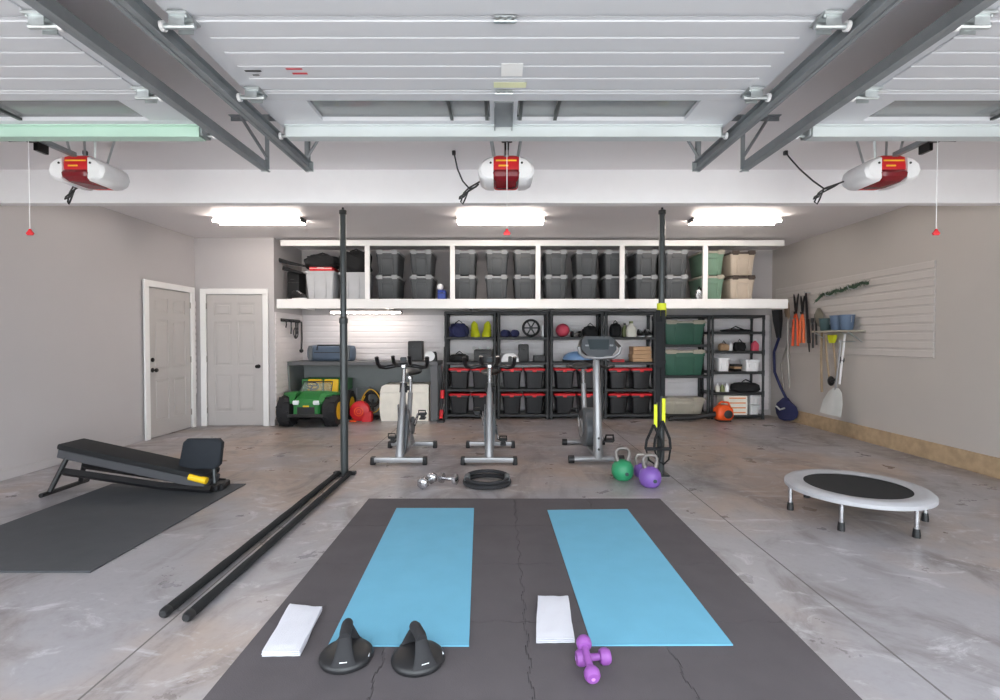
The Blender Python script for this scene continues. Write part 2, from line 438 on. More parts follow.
def track(cx, side, label):
    """horizontal C-channel with a curve down to the door opening; side = +1 opens towards -x"""
    r = thing('door_track', label, 'door track', (cx, 0, 0))
    zt = DZ-.034
    path = [(3.56, zt)] + [(YF+.08+.30-.30*math.sin(a), zt-.30+.30*math.cos(a)) for a in [PI/2*k/8 for k in range(9)]] + [(YF+.08, .02)]
    # C section: offsets (x outward, normal)
    prof = [(-.0, -.03), (.028, -.03), (.028, .03), (0, .03), (0, .026), (.024, .026), (.024, -.026), (0, -.026)]
    rings = []
    for i, (y, z) in enumerate(path):
        a = path[max(i-1, 0)]; b = path[min(i+1, len(path)-1)]
        t = Vector((0, b[0]-a[0], b[1]-a[1])).normalized(); n = Vector((0, -t.z, t.y))
        if n.z < 0: n = -n
        rings.append([Vector((side*px, y, z))+n*pz for px, pz in prof])
    G().rings(rings).build('channel', M_track, r, 30)
    g = G(); L0, L1 = .55, 3.58
    g.box((side*.032, (L0+L1)/2, zt+.003), (.004, L1-L0, .066)); g.box((side*.043, (L0+L1)/2, zt-.031), (.020, L1-L0, .004))
    g.build('angle_iron', M_track, r, 0)
    for y in (3.56, 1.3):
        g = G()
        g.box((side*.040, y, (zt+HC)/2-.01), (.030, .004, HC-zt+.02)); g.box((side*.027, y+.014, (zt+HC)/2-.01), (.004, .03, HC-zt+.02))
        g.box((-side*.06, y+.014, HC-.003), (.34, .035, .005))
        g.box((-side*.06, y+.03, HC-.018), (.34, .004, .03))
        p0 = Vector((side*.04, y, zt+.06)); p1 = Vector((-side*.14, y, HC-.02))
        g.tube([p0, p1], .011, 4)
        g.build('hanger', M_track, r, 0)
    g = G(); g.box((side*.02, 3.562, zt), (.05, .006, .07)); g.build('end_stop', M_galv, r, 0)
    return r
for cx, s_, lb in ((-1.325, -1, 'steel door track along the middle bay, on the grey-door side'), (1.365, 1, 'steel door track along the middle bay, on the trampoline side'),
               (-1.685, 1, 'steel door track of the bay with the pale green strut, nearer the middle bay'), (1.755, -1, 'steel door track of the trampoline bay, nearer the middle bay'),
               (-4.415, -1, 'steel door track close along the side wall with the grey door'), (4.485, 1, 'steel door track close along the garden tool wall')):
    track(cx, s_, lb)

# opener: head, rail, trolley arm
def opener(cx, label, cordlabel, full=True):
    yc = 3.75
    r = thing('garage_door_opener', label, 'door opener', (cx, yc, 2.585))
    g = G(); g.rbox((0, .02, -.085), [(.17, .26, 0), (.205, .30, .03), (.21, .30, .10), (.20, .29, .158), (.17, .26, .172)], .03); g.build('housing', M_red, r)
    g = G(); g.rbox((0, -.02, -.098), [(.15, .20, 0), (.195, .26, .025), (.20, .27, .055), (.19, .24, .075)], .03); g.build('lower_cover', M_amber, r)
    g = G()
    for k, (z, wd) in enumerate(((.045, .15), (.008, .07))): g.box((-.02 if k else 0, -.1325, z), (wd, .004, .011), bev=.001)
    g.build('marking', M_yeltxt, r)
    for s in (-1, 1):
        g = G()
        prof = [(.0, -.088), (.055, -.084), (.095, -.06), (.112, -.015), (.098, .035), (.055, .07), (.0, .088)]
        out = []
        for y, k in ((-.14, .82), (-.12, 1), (.12, 1), (.15, .8)):
            out.append([Vector((s*(.092+x*k), y, -.01+z*k)) for x, z in prof])
        g.rings(out); g.build('light_lens', M_wht, r, 40)
        g = G(); g.lathe([(.008, 0), (.008, .006), (0, .008)], M=TR(s*.112, -.138, .025) @ RX(PI/2), seg=10); g.build('screw', M_blk, r)
        g = G(); g.tube([(s*.08, .05, .06), (s*.125, .10, HC-2.585-.004)], .010, 4); g.tube([(s*.08, -.06, .06), (s*.125, -.10, HC-2.585-.004)], .010, 4)
        g.box((s*.13, 0, HC-2.585-.003), (.03, .3, .006)); g.build('hanging_strap', M_galv, r, 0)
    g = G(); g.box((0, (.45-yc-.14)/2, .062+.02), (.035, abs(.45-yc+.14), .03)); g.build('rail', M_track, r, 0)
    g = G(); g.box((0, -.52, .058), (.07, .14, .03), bev=.004); g.box((0, -.40, .03), (.028, .09, .06), bev=.004)
    g.tube([(0, -.50, .045), (0, -.62, -.005)], .010, 8); g.tube([(-.05, -.63, -.008), (.05, -.63, -.008)], .008, 8); g.build('trolley_arm', M_knob, r)
    g = G(); g.tube([(0, -.49, .05), (0.0, -.49, -.53)], .0022, 6)
    g.build('release_cord', M_wht, r)
    g = G(); g.rbox((0, -.49, -.565), [(.035, .012, 0), (.05, .016, .012), (.02, .014, .03), (.012, .012, .04)], .005); g.build('release_handle', M_red, r)
    g = G()
    P = lambda px, py, Y: at(px, py, Y) - Vector((-.0, yc, 2.585)) 
    px0 = 449
    top = at(449, 152, 4.235); top.z = HC
    pts = [(448.5, 152, 4.23), (449.5, 157, 4.2), (452, 169, 4.1), (457, 181, 4.0), (464, 189, 3.95), (470, 187, 3.92), (473, 184, 3.9), (468, 188, 3.92), (460, 193, 3.94), (454, 197, 3.95), (453, 199, 3.95), (458, 197, 3.95), (463, 190, 3.95),
           (459, 200, 3.95), (457, 204, 3.95), (455, 202, 3.96), (458, 193, 3.95), (463, 188, 3.93), (470, 184, 3.88), (478, 179, 3.82)]
    g.tube([P(*p) for p in pts], .0065, 6)
    q = P(448.5, 152, 4.23); g.box((q.x, q.y, HC-2.585-.02), (.03, .03, .035), bev=.004)
    g.build('power_cord', M_blk, r)
    return r
opener(0.045, 'red and white door opener motor hanging behind the middle overhead door', '')
opener(-3.05, 'red and white door opener motor of the bay beside the grey side door', '')
opener(2.83, 'red and white door opener motor of the trampoline bay', '')

# ---------------------------------------------------------------- lamps
def lamp(c, L, wd, label, tubes=2):
    r = thing('ceiling_light' if c[2] > 2.5 else 'strip_light', label, 'light fixture', c)
    g = G()
    if tubes > 1: g.prism([(-wd*.62, 0), (wd*.62, 0), (wd*.62, -.006), (-wd*.62, -.006)], L, TR(-L/2, 0, 0) @ Matrix(((0,0,1,0),(1,0,0,0),(0,1,0,0),(0,0,0,1))))
    else: g.box((0, .03, -.022), (L, .05, .042), bev=.004)
    g.build('housing', M_reflect, r, 0)
    for k in range(tubes):
        y = (k-.5)*wd*.80 if tubes > 1 else -.018
        z = -.052 if tubes > 1 else -.040
        g = G(); g.tube([(-L/2+.012, y, z), (L/2-.012, y, z)],   .017 if tubes > 1 else .012, 12); g.build('tube', M_tube, r)
    for s_ in (-1, 1):
        g = G(); g.box((s_*(L/2), 0, -.032), (.014, wd*.9 if tubes > 1 else .10, .05), bev=.003); g.build('end_cap', M_reflect, r)
    return r
for px, lb in ((259.5, 'bright twin tube ceiling light above the grey six-panel door'), (500.5, 'bright twin tube ceiling light behind the red opener motor'), (734.5, 'bright twin tube ceiling light above the green and tan totes')):
    p = at(px, 217, 6.56); lamp((p.x, 6.56, HC-.001), 1.14, .21, lb)
lamp((at(366, 308, 8.45).x, 8.45, 1.838), 1.2, .10, 'short slim strip light fixed under the loft over the workbench', 1)

# ---------------------------------------------------------------- loft
YL = 7.8; ZL = at(500, 299, YL).z; ZLb = at(500, 308.5, YL).z
lx0, lx1 = at(277, 300, YL).x, at(787.5, 300, YL).x
r = thing('storage_loft', 'long white storage loft with open bays, running across the back wall', 'storage loft', (0, YL, 0))
G().box(((lx0+lx1)/2, (YB-YL)/2+.02, ZL-.012), (lx1-lx0, YB-YL-.045, .022)).build('deck', M_wall, r, 0)
G().box(((lx0+lx1)/2, .0, (ZL+ZLb)/2), (lx1-lx0, .035, ZL-ZLb), bev=.003).build('fascia', M_white, r, 30)
g = G()
for x in (-3.3, -1.9, -.5, .9, 2.3, 3.7): g.box((x, .55, ZL-.07), (.04, 1.05, .09))
g.build('joist', M_white, r, 0)
zt0, zt1 = at(500, 246, YL).z, at(500, 241, YL).z
tx0, tx1 = at(281, 243, YL).x, at(784, 243, YL).x
G().box(((tx0+tx1)/2, 0, (zt0+HC)/2-.02), (tx1-tx0, .04, HC-zt0-.04), bev=.003).build('top_rail', M_white, r, 30)
for px in (367.5, 452.5, 538, 622, 705):
    x = at(px, 270, YL).x
    G().box((x, .001, (ZL+zt0)/2), (.075, .04, zt0-ZL), bev=.003).build('upright', M_white, r, 30)

# ---------------------------------------------------------------- totes
def make_tote(name, label, w, d, h, body, lidm, group=None):
    r = thing(name, label, 'storage tote', (0,0,0), 0, group)
    g = G(); b = h-.05
    g.rbox((0,0,0), [(w*.76, d*.80, 0), (w*.80, d*.83, .012), (w*.90, d*.94, b-.05), (w*.93, d*.95, b-.05), (w*.94, d*.96, b)], .04)
    for x in (-w*.22, w*.22): g.rbox((x, -d*.445, .03), [(.02, .02, 0), (.03, .035, b-.09)], .008, 2)
    g.rbox((0, -d*.475, b-.085), [(w*.40, .02, 0), (w*.42, .035, .03), (w*.42, .03, .045)], .01, 2)
    g.build('body', body, r)
    g = G(); g.rbox((0,0,b-.004), [(w*.97, d*.98, 0), (w, d, .008), (w, d, .026), (w*.95, d*.96, .034), (w*.90, d*.93, .030)], .05)
    g.build('lid', lidm, r)
    for x in (-w*.30, w*.30):
        g = G(); g.rbox((x, -d*.49, b-.02), [(w*.20, .02, 0), (w*.24, .035, .02), (w*.26, .06, .055), (w*.22, .05, .066)], .01, 2); g.build('latch', lidm, r)
    return r
TH = (at(500, 249.5, 7.9).z-ZL)/2
proto = None
ords = ['first', 'second', 'third', 'fourth', 'fifth', 'sixth', 'seventh', 'eighth', 'ninth', 'tenth']
for k, px in enumerate((387, 421, 464.5, 497, 525.5, 556.5, 587, 616.5, 647, 677.5)):
    x = at(px, 270, 7.9).x
    for lv in (0, 1):
        lb = '%s charcoal tote of the %s stack, counting from the duffel bag end of the loft' % (('lower', 'upper')[lv], ords[k])
        loc = (x+random.uniform(-.004, .004), 8.20, ZL+.0005+lv*(TH+.0008))
        if proto is None:
            proto = make_tote('storage_tote', lb, .385, .58, TH, M_char, M_lidg, 'charcoal totes on the loft'); proto.location = loc
        else: dup(proto, loc, None, lb)
a = make_tote('storage_tote', 'green tote with pale lid on the loft, lower of its two', .40, .58, TH, M_green2, M_tanl, 'green totes on the loft')
a.location = (at(713.5, 270, 7.9).x, 8.20, ZL+.0005)
dup(a, (at(713.5, 270, 7.9).x, 8.20, ZL+.0005+TH), None, 'green tote with pale lid on the loft, upper of its two')
a = make_tote('storage_tote', 'tan tote with dark brown lid on the loft, lower of its two', .42, .58, TH*.98, M_tan, M_brownl, 'tan totes on the loft')
a.location = (at(744, 270, 7.9).x, 8.20, ZL+.0005)
dup(a, (at(744, 270, 7.9).x, 8.20, ZL+.0005+TH*.99), None, 'tan tote with dark brown lid on the loft, upper of its two')

# bay beside the white door: pale bins, bags, poles
def open_bin(name, label, c, w, d, h, m_, cat='bin'):
    r = thing(name, label, cat, c)
    g = G(); g.rbox((0,0,0), [(w*.86, d*.86, 0), (w*.98, d*.98, h), (w*1.04, d*1.04, h), (w*1.04, d*1.04, h-.03), (w*1.02, d*1.02, h-.03), (w*1.02, d*1.02, h+.004), (w*.95, d*.95, h+.004), (w*.84, d*.84, .01)], .03)
    g.build('body', m_, r)
    g = G()
    for x in (-.2, .2): g.rbox((x*w, -d*.46, .03), [(.02, .02, 0), (.025, .03, h-.08)], .008, 2)
    g.build('rib', m_, r)
    return r
Yb = 7.95
p = at(319.5, 298, Yb); h1 = at(319, 270, Yb).z-ZL
open_bin('storage_bin', 'pale grey tall bin on the loft with a red case on top', (p.x, Yb+.22, ZL+.0005), .46, .44, h1-.02, M_lgrey)
p2 = at(352, 298, Yb)
open_bin('storage_bin', 'pale grey bin on the loft under a big black duffel, behind the post', (p2.x+.02, Yb+.22, ZL+.0005), .46, .44, h1-.04, M_lgrey)
def lump(name, label, cat, c, s, m_, seed, extra=None, amp=.12):
    """a soft bag shape"""
    rnd = random.Random(seed)
    g = G(); q = bmesh.ops.create_icosphere(g.b, subdivisions=4, radius=1)
    ph = [rnd.uniform(0, 6) for _ in range(9)]
    for v in g.b.verts:
        x, y, z = v.co
        e = lambda t: math.copysign(abs(t)**.62, t)
        k = 1+amp*(math.sin(3*x+ph[0])*math.sin(4*y+ph[1])+.6*math.sin(7*x+ph[2]+3*z)*math.cos(6*z+ph[3]))+.35*amp*math.sin(15*x+9*z+ph[4])
        v.co = Vector((e(x)*k*s[0], e(y)*k*s[1], max(e(z)*k, -.86)*s[2]))
    zmin = min(v.co.z for v in g.b.verts)
    for v in g.b.verts: v.co.z -= zmin
    r = thing(name, label, cat, c); g.build('bag_body', m_, r, 60)
    zt = 2*s[2]*.93
    g = G(); g.tube([(-s[0]*.45, -s[1]*.5, zt*.8), (-s[0]*.35, -s[1]*.2, zt+.01), (0, 0, zt+.05), (s[0]*.35, -s[1]*.2, zt+.01), (s[0]*.45, -s[1]*.5, zt*.8)], .012, 6, flat=.5)
    g.build('carry_strap', M_blackfab, r)
    g = G(); g.tube([(-s[0]*.75, -s[1]*.2, zt*.86), (0, -s[1]*.25, zt*.99), (s[0]*.75, -s[1]*.2, zt*.86)], .005, 5); g.build('zipper', M_gunm, r)
    return r
def case(name, label, cat, c, d, m_, hm=None):
    r = thing(name, label, cat, c)
    G().box((0,0,d[2]/2), d, bev=min(d)*.12, seg=2).build('shell', m_, r)
    g = G(); g.box((0, -d[1]/2-.001, d[2]*.62), (d[0]*.98, .004, .006)); g.tube([(-d[0]*.15, -d[1]/2, d[2]*.72), (-d[0]*.12, -d[1]/2-.02, d[2]*.72), (d[0]*.12, -d[1]/2-.02, d[2]*.72), (d[0]*.15, -d[1]/2, d[2]*.72)], .006, 6)
    g.build('handle', hm or M_blk, r)
    return r
case('tool_case', 'red flat case lying on the pale grey bin in the loft', 'case', (p.x+.02, Yb+.20, ZL+h1-.012), (.36, .40, .06), M_red, M_wht)
lump('duffel_bag', 'black crumpled bag on the red case in the loft', 'bag', (p.x-.02, Yb+.22, ZL+h1+.05), (.30, .20, .11), M_blackfab, 3)
lump('duffel_bag', 'large black duffel bag on the pale bin behind the gunmetal post', 'bag', (p2.x+.01, Yb+.23, ZL+h1-.035), (.24, .21, .19), M_blackfab, 5)
case('speaker_box', 'black upright box in the loft beside the tall pale bin', 'box', (at(293, 290, 8.05).x, 8.20, ZL+.001), (.20, .30, .46), M_blackfab)
r = thing('ski_pole', 'pair of dark poles leaning over the black box in the loft', 'ski pole', (0,0,0))
a = at(277.5, 260, 8.0); b = at(304.5, 266, 8.02); a2 = at(282, 268, 7.96); b2 = at(303, 273, 7.98)
for u, v in ((a, b), (a2, b2)):
    g = G(); g.tube([u+Vector((.02,0,0)), (u+v)/2+Vector((0,0,-.005)), v], [.035, .028, .016], 10); g.build('pole', M_blackfab, r)
r = thing('sports_shoe', 'black and white striped trainer on the loft in front of the black box', 'shoe', (at(298, 298, 7.88).x, 7.93, ZL+.001), 1.2)
def shoe(r, m1, m2, s=1.0):
    g = G(); out = []
    for y, w_, h_ in ((-.14, .035, .04), (-.12, .07, .06), (-.06, .09, .075), (.0, .085, .10), (.06, .075, .125), (.11, .075, .13), (.135, .05, .12)):
        out.append([Vector((s*w_/2*math.cos(a)*(1 if math.sin(a) < 0 else .85), s*y, s*(.018+h_/2+h_/2*math.sin(a)))) for a in [2*PI*k/14 for k in range(14)]])
    g.rings(out); g.build('upper', m1, r, 60)
    g = G(); out = []
    for z, k in ((0, .95), (.022, 1)):
        out.append([Vector((s*k*(.05*math.cos(a)*(1-.15*math.sin(a))), s*k*(.148*math.sin(a)), s*z)) for a in [2*PI*q/20 for q in range(20)]])
    g.rings(out); g.build('sole', m2, r)
    g = G()
    for i in range(4): g.box((0, s*(-.05+i*.025), s*(.092+i*.014)), (s*.055, s*.008, s*.006))
    g.build('laces', m2, r)
shoe(r, M_blk, M_wht, 1.0)
# blue box and white ball in the next bay
p = at(441.5, 298, 7.95); G0 = case('storage_box', 'royal blue box on the loft beside the second tote stack', 'box', (p.x, 8.05, ZL+.001), (.13, .2, at(500, 290, 7.95).z-ZL), M_blue)
p = at(439.5, 290, 7.9)
o = G().sph((0,0,0), .052, 20).build('white_ball', M_wht, None, 60); o.location = (p.x, 8.0, ZL+G0.children[0].dimensions.z+.054 if False else at(500,290,7.95).z+.053)
tag(o, 'small white ball resting on the royal blue box in the loft', 'ball')
o = lump('foil_bag', 'crumpled silver foil bag at the end of the charcoal tote row', 'bag', (at(700, 298, 7.95).x-.04, 7.88, ZL+.001), (.055, .04, .08), M_foil, 11, amp=.2)

# ---------------------------------------------------------------- black shelving units
YS0, YS1 = 8.42, 8.86
def shelf_unit(x0, x1, levels, label, post=.055):
    r = thing('shelving_unit', label, 'shelving unit', ((x0+x1)/2, (YS0+YS1)/2, 0), 0, 'black shelving units')
    w_, d = x1-x0-.012, YS1-YS0
    for z in levels:
        g = G(); g.box((0, 0, z-.022), (w_, d, .044), bev=.006)
        for k in range(5): g.box((-w_/2+w_*(k+.5)/5, -d/2-.002, z-.022), (w_/5-.02, .006, .022), bev=.002)
        g.build('shelf', M_shelf, r, 30)
    zs = [0.0]+list(levels)
    for sx in (-1, 1):
        for sy in (-1, 1):
            g = G(); g.tube([(sx*(w_/2-post/2), sy*(d/2-post/2), 0.0), (sx*(w_/2-post/2), sy*(d/2-post/2), levels[-1]-.02)], post/2, 12)
            for z in levels: g.tube([(sx*(w_/2-post/2), sy*(d/2-post/2), max(z-.075, 0)), (sx*(w_/2-post/2), sy*(d/2-post/2), min(z+.02, levels[-1]-.01))], post/2+.005, 12)
            g.build('post', M_shelf, r)
    return r
Zs = lambda y: at(500, y, YS0).z
lev = [Zs(414.2), Zs(389.0), Zs(362.2), Zs(337), Zs(311.5)]
edges = [at(x, 400, YS0).x for x in (444, 496.7, 549.5, 604, 657)]
nm = ['black shelving unit with a yellow boot pair on top, next to the workbench', 'black shelving unit holding the small black wheel', 'black shelving unit with the coral ball and blue dome', 'black shelving unit with brown paper parcels beside the suspension straps post']
for i in range(4): shelf_unit(edges[i], edges[i+1], lev, nm[i])
lev5 = [Zs(414.5), Zs(375.5), Zs(344.5), Zs(315)]
x5 = [at(x, 400, YS0).x for x in (658.5, 711, 765)]
shelf_unit(x5[0], x5[1], lev5, 'black shelving unit with two big green totes')
lev6 = [Zs(415), Zs(392.5), Zs(371.5), Zs(351), Zs(331.5), Zs(315)]
shelf_unit(x5[1], x5[2], lev6, 'open black shelving unit with white bins, nearest the garden tool wall', .04)

# black totes with red lids: two per shelf on the two lower shelves
protor = None
bn = ['first', 'second', 'third', 'fourth']
for i in range(4):
    for lv in (0, 1):
        for s_ in (0, 1):
            wI = (edges[i+1]-edges[i]-.125)/2
            x = edges[i]+.063+wI*(s_+.5)
            lb = 'black red-lidded tote, %s shelf, %s side, %s unit from the workbench' % (('lowest', 'upper')[lv], ('workbench', 'tool wall')[s_], bn[i])
            loc = (x, YS0+.205, lev[lv]+.0008)
            if protor is None:
                hh = .345
                protor = thing('red_lid_tote', lb, 'storage tote', loc, 0, 'red lidded totes on the shelving')
                g = G(); ww = wI-.012
                g.rbox((0,0,0), [(ww*.70, .30, 0), (ww*.74, .32, .012), (ww*.84, .36, hh-.07), (ww*.93, .38, hh-.06), (ww*.94, .38, hh-.03)], .035); 
                for q in (-.18, .18): g.rbox((q*ww, -.155, .03), [(.02, .02, 0), (.02, .045, hh-.11)], .006, 2)
                g.build('body', M_blks, protor)
                g = G(); g.rbox((0,0,hh-.035), [(ww*.98, .39, 0), (ww, .40, .008), (ww, .40, .022), (ww*.94, .37, .035)], .035); g.build('lid', M_red, protor)
                g = G(); g.rbox((0, -.20, hh-.06), [(.06, .012, 0), (.07, .018, .03), (.06, .012, .04)], .005, 2); g.build('latch', M_red, protor)
            else: dup(protor, loc, None, lb)

# things on the two open shelves of the first four units
def onsh(px, z, Y=None): return Vector((at(px, 350, Y or YS0+.15).x, Y or YS0+.15, z+.001))
z2, z3 = lev[2], lev[3]
lump('backpack', 'navy blue backpack on the open shelf nearest the workbench', 'backpack', onsh(459, z3), (.155, .14, .125), M_navy, 21)
def boot(c, label, rz):
    r = thing('soft_boot', label, 'boot', c, rz, 'yellow boots on the shelf')
    g = G(); out = []
    for z, w_, y0, y1 in ((0, .145, -.16, .10), (.04, .155, -.17, .10), (.08, .14, -.12, .10), (.14, .125, -.05, .09), (.22, .115, -.02, .085), (.26, .05, .02, .10), (.275, .02, .05, .11)):
        out.append([Vector((w_/2*math.cos(a), (y0+y1)/2+(y1-y0)/2*math.sin(a), z)) for a in [2*PI*k/16 for k in range(16)]])
    g.rings(out); g.build('upper', M_yel, r, 60)
    g = G(); g.tor((0, .045, .19), .052, .010, seg=16); g.tor((0, .03, .11), .062, .008, RX(.3), seg=16); g.build('strap', M_blackfab, r)
    return r
boot(onsh(475, z3), 'yellow soft boot on the top open shelf, beside the navy backpack', .3)
boot(onsh(487, z3), 'yellow soft boot on the top open shelf, beside the shelf post', -.25)
lump('folded_bag', 'flat dark folded bag on the second open shelf under the navy backpack', 'bag', onsh(459.5, z2), (.15, .15, .07), M_blackfab, 8)
case('speaker_case', 'black case topped with pale items behind the second bike handlebar', 'case', onsh(483, z2), (.30, .26, .21), M_blk)
for k, px in enumerate((474, 480, 488)):
    o = G().rbox((0,0,0), [(.05, .05, 0), (.06, .06, .03), (.04, .04, .045)], .015).build('pale_jar', M_palegrey, None); o.location = onsh(px, z2+.212)
    tag(o, 'pale jar on the black case, %s from the navy backpack side' % bn[k], 'jar', 'pale jars on the black case')
def dumbbell(name, label, c, L, rh, rg, m1, m2, M, hexa=False, cat='dumbbell', group=None):
    r = thing(name, label, cat, c, 0, group)
    sg = 6 if hexa else 20
    for s_ in (-1, 1):
        g = G(); x0 = s_*L/2; hw = L*.27
        g.lathe([(rh*.7, 0), (rh, hw*.2), (rh, hw*.8), (rh*.7, hw)], M=M @ TR(x0-(hw if s_ > 0 else 0), 0, 0) @ RY(PI/2), seg=sg); g.build('weight_head', m1, r, 50)
    g = G(); g.lathe([(rg, 0), (rg*1.15, L*.15), (rg*1.15, L*.35), (rg, L*.5)], M=M @ TR(-L/4, 0, 0) @ RY(PI/2), seg=14); g.build('grip', m2, r, 60)
    return r
dumbbell('dumbbell', 'navy round-headed dumbbell on the top open shelf beside the black wheel', onsh(505.5, z3+.062), .26, .062, .02, M_navy, M_blk, RZ(1.35))
dumbbell('dumbbell', 'navy round-headed dumbbell nearer the shelf post, beside the black wheel', onsh(515, z3+.062), .26, .062, .02, M_navy, M_blk, RZ(1.4))
def wheel(c, rr, label):
    r = thing('spoked_wheel', label, 'wheel', c)
    F = TR(0, 0, rr) @ RX(PI/2) 
    g = G(); g.tor((0,0,rr), rr-.02, .020, RX(PI/2), 32, 10); g.build('tyre', M_rubber, r, 60)
    g = G(); g.lathe([(.03, -.03), (.03, .03)], M=F, seg=16)
    for k in range(6): 
        a = 2*PI*k/6; g.box((math.cos(a)*rr*.45, 0, rr+math.sin(a)*rr*.45), (rr*.85, .018, .022), rot=RY(-a))
    g.build('spokes', M_blk, r, 30)
    return r
wheel(onsh(531, z3), .155, 'small black spoked wheel standing on the top open shelf')
o = G().rbox((0,0,0), [(.035, .10, 0), (.04, .11, .19), (.03, .09, .2)], .01).build('white_bottle', M_wht, None); o.location = onsh(542.5, z3); tag(o, 'slim white bottle on the shelf beside the black wheel', 'bottle')
r = thing('space_heater', 'white dome-shaped heater with a black opening on the second open shelf', 'heater', onsh(510, z2))
g = G(); pf = [(-.15, 0), (.15, 0), (.145, .06), (.10, .12), (.05, .15), (-.05, .15), (-.10, .12), (-.145, .06)]
g.prism(pf, .12, TR(0, .06, 0) @ RX(PI/2)); g.build('shell', M_wht, r, 40)
g = G(); g.prism([(-.035, 0), (.035, 0), (.03, .09), (0, .10), (-.03, .09)], .01, TR(0, -.06, 0) @ RX(PI/2)); g.build('opening', M_blk, r)
case('speaker', 'black upright speaker on the second open shelf beside the white heater', 'speaker', onsh(523.5, z2), (.17, .2, .30), M_blk)
case('small_case', 'low black case on the second open shelf near the third unit', 'case', onsh(539, z2), (.19, .2, .11), M_blk)
o = G().sph((0,0,.115), (.12, .12, .115), 24).build('exercise_ball', M_pink, None, 60); o.location = onsh(562.5, z3); tag(o, 'coral pink ball on the top open shelf of the third unit', 'ball')
dumbbell('dumbbell', 'black dumbbell beside the coral pink ball', onsh(576, z3+.05), .19, .05, .018, M_blk, M_steel, RZ(.15))
lump('kit_bag', 'black kit bag on the shelf behind the exercise bike console', 'bag', onsh(590, z3), (.13, .13, .10), M_blackfab, 31)
r = thing('balance_dome', 'steel blue balance dome on the second shelf behind the exercise bike console', 'balance trainer', onsh(578, z2, YS0+.155))
g = G(); g.lathe([(.20, .0), (.265, .012), (.27, .028), (.265, .04)], seg=36); g.build('platform', M_blk, r)
g = G(); g.lathe([(.26, .04), (.255, .075), (.22, .12), (.16, .155), (.08, .175), (0, .18)], seg=36); g.build('dome', M_bosu, r, 60)
lump('helmet_bag', 'round black helmet bag on the fourth unit top shelf', 'bag', onsh(615, z3), (.09, .12, .125), M_blackfab, 33)
def bottle(name, label, c, w_, h, m1, m2):
    r = thing(name, label, 'bottle', c)
    g = G(); g.rbox((0,0,0), [(w_, w_*.7, 0), (w_*1.02, w_*.72, h*.5), (w_*.9, w_*.6, h*.62), (w_*.35, w_*.35, h*.82), (w_*.3, w_*.3, h*.86)], w_*.25); g.build('bottle_body', m1, r)
    g = G(); g.lathe([(w_*.2, h*.86), (w_*.2, h), (0, h)], seg=14); g.build('cap', m2, r)
    return r
M_olive = mat('olive plastic', (130, 138, 92), .5)
bottle('spray_bottle', 'olive and white bottle on the fourth unit top shelf', onsh(631, z3), .17, .27, M_cream, M_olive)
bottle('water_bottle', 'tall olive bottle behind the white one on the fourth unit', onsh(624.5, z3, YS0+.26), .09, .24, M_olive, M_blk)
for k, px in enumerate((641, 648)):
    r = thing('sports_shoe', 'white soled black shoe standing on the fourth unit, %s the suspension post' % ('away from', 'next to')[k], 'shoe', onsh(px, z3)+Vector((0, .02, .0)), .1)
    shoe(r, M_blk, M_wht, .95)
for k in range(4):
    o = G().box((0,0,.034), (.33-.01*k, .28, .064), bev=.012, seg=2).build('paper_parcel', M_brown, None); o.location = onsh(640.5, z2+k*.0655)+Vector((random.uniform(-.006,.006), .03, 0))
    tag(o, 'flat brown paper parcel, %s from the shelf in the stack' % bn[k], 'parcel', 'brown parcels on the fourth unit')
case('red_box', 'small red box on the second shelf behind the exercise bike', 'box', onsh(617.5, z2), (.20, .2, .04), M_red)
# dark red-black stick vacuum against the first unit
r = thing('stick_vacuum', 'red and black stick vacuum leaning between the workbench and shelving', 'vacuum cleaner', (0,0,0))
a = at(441, 418, 8.12); a.z = .02; b = at(443.5, 372, 8.33)
g = G(); g.tube([a, a.lerp(b, .45), b, b+Vector((.012, .02, .10)), b+Vector((.014, 0.02, .42))], [.016, .018, .016, .014, .011], 10); g.build('wand', M_blk, r)
g = G(); m_ = a.lerp(b, .62); g.tube([a.lerp(b, .45), m_], .035, 12); g.tube([a.lerp(b, .0)+Vector((0, 0, .04)), a.lerp(b, .22)], .028, 10); g.build('dust_canister', M_red, r)
g = G(); g.rbox((a.x, a.y, 0.001), [(.12, .12, 0), (.12, .12, .03), (.05, .06, .05)], .02); g.build('floor_head', M_blk, r)

# fifth unit: green totes with taupe lids, tan tote
T = make_tote('storage_tote', 'big green tote with taupe lid on the fifth unit, upper one', .78, .42, .40, M_green, M_tanl, 'big green totes on the fifth unit')
cx5 = (x5[0]+x5[1])/2
T.location = (cx5, YS0+.215, lev5[2]+.001); T.scale = (.97, 1, (lev5[3]-.05-lev5[2])/.40*.93)
c = dup(T, (cx5, YS0+.215, lev5[1]+.001), None, 'big green tote with taupe lid on the fifth unit, lower one'); c.scale = (.97, 1, (lev5[2]-.05-lev5[1])/.40*.93)
T = make_tote('storage_tote', 'low tan tote at the bottom of the fifth unit', .76, .42, .29, M_tanl, M_tanl); T.location = (cx5, YS0+.215, lev5[0]+.001)

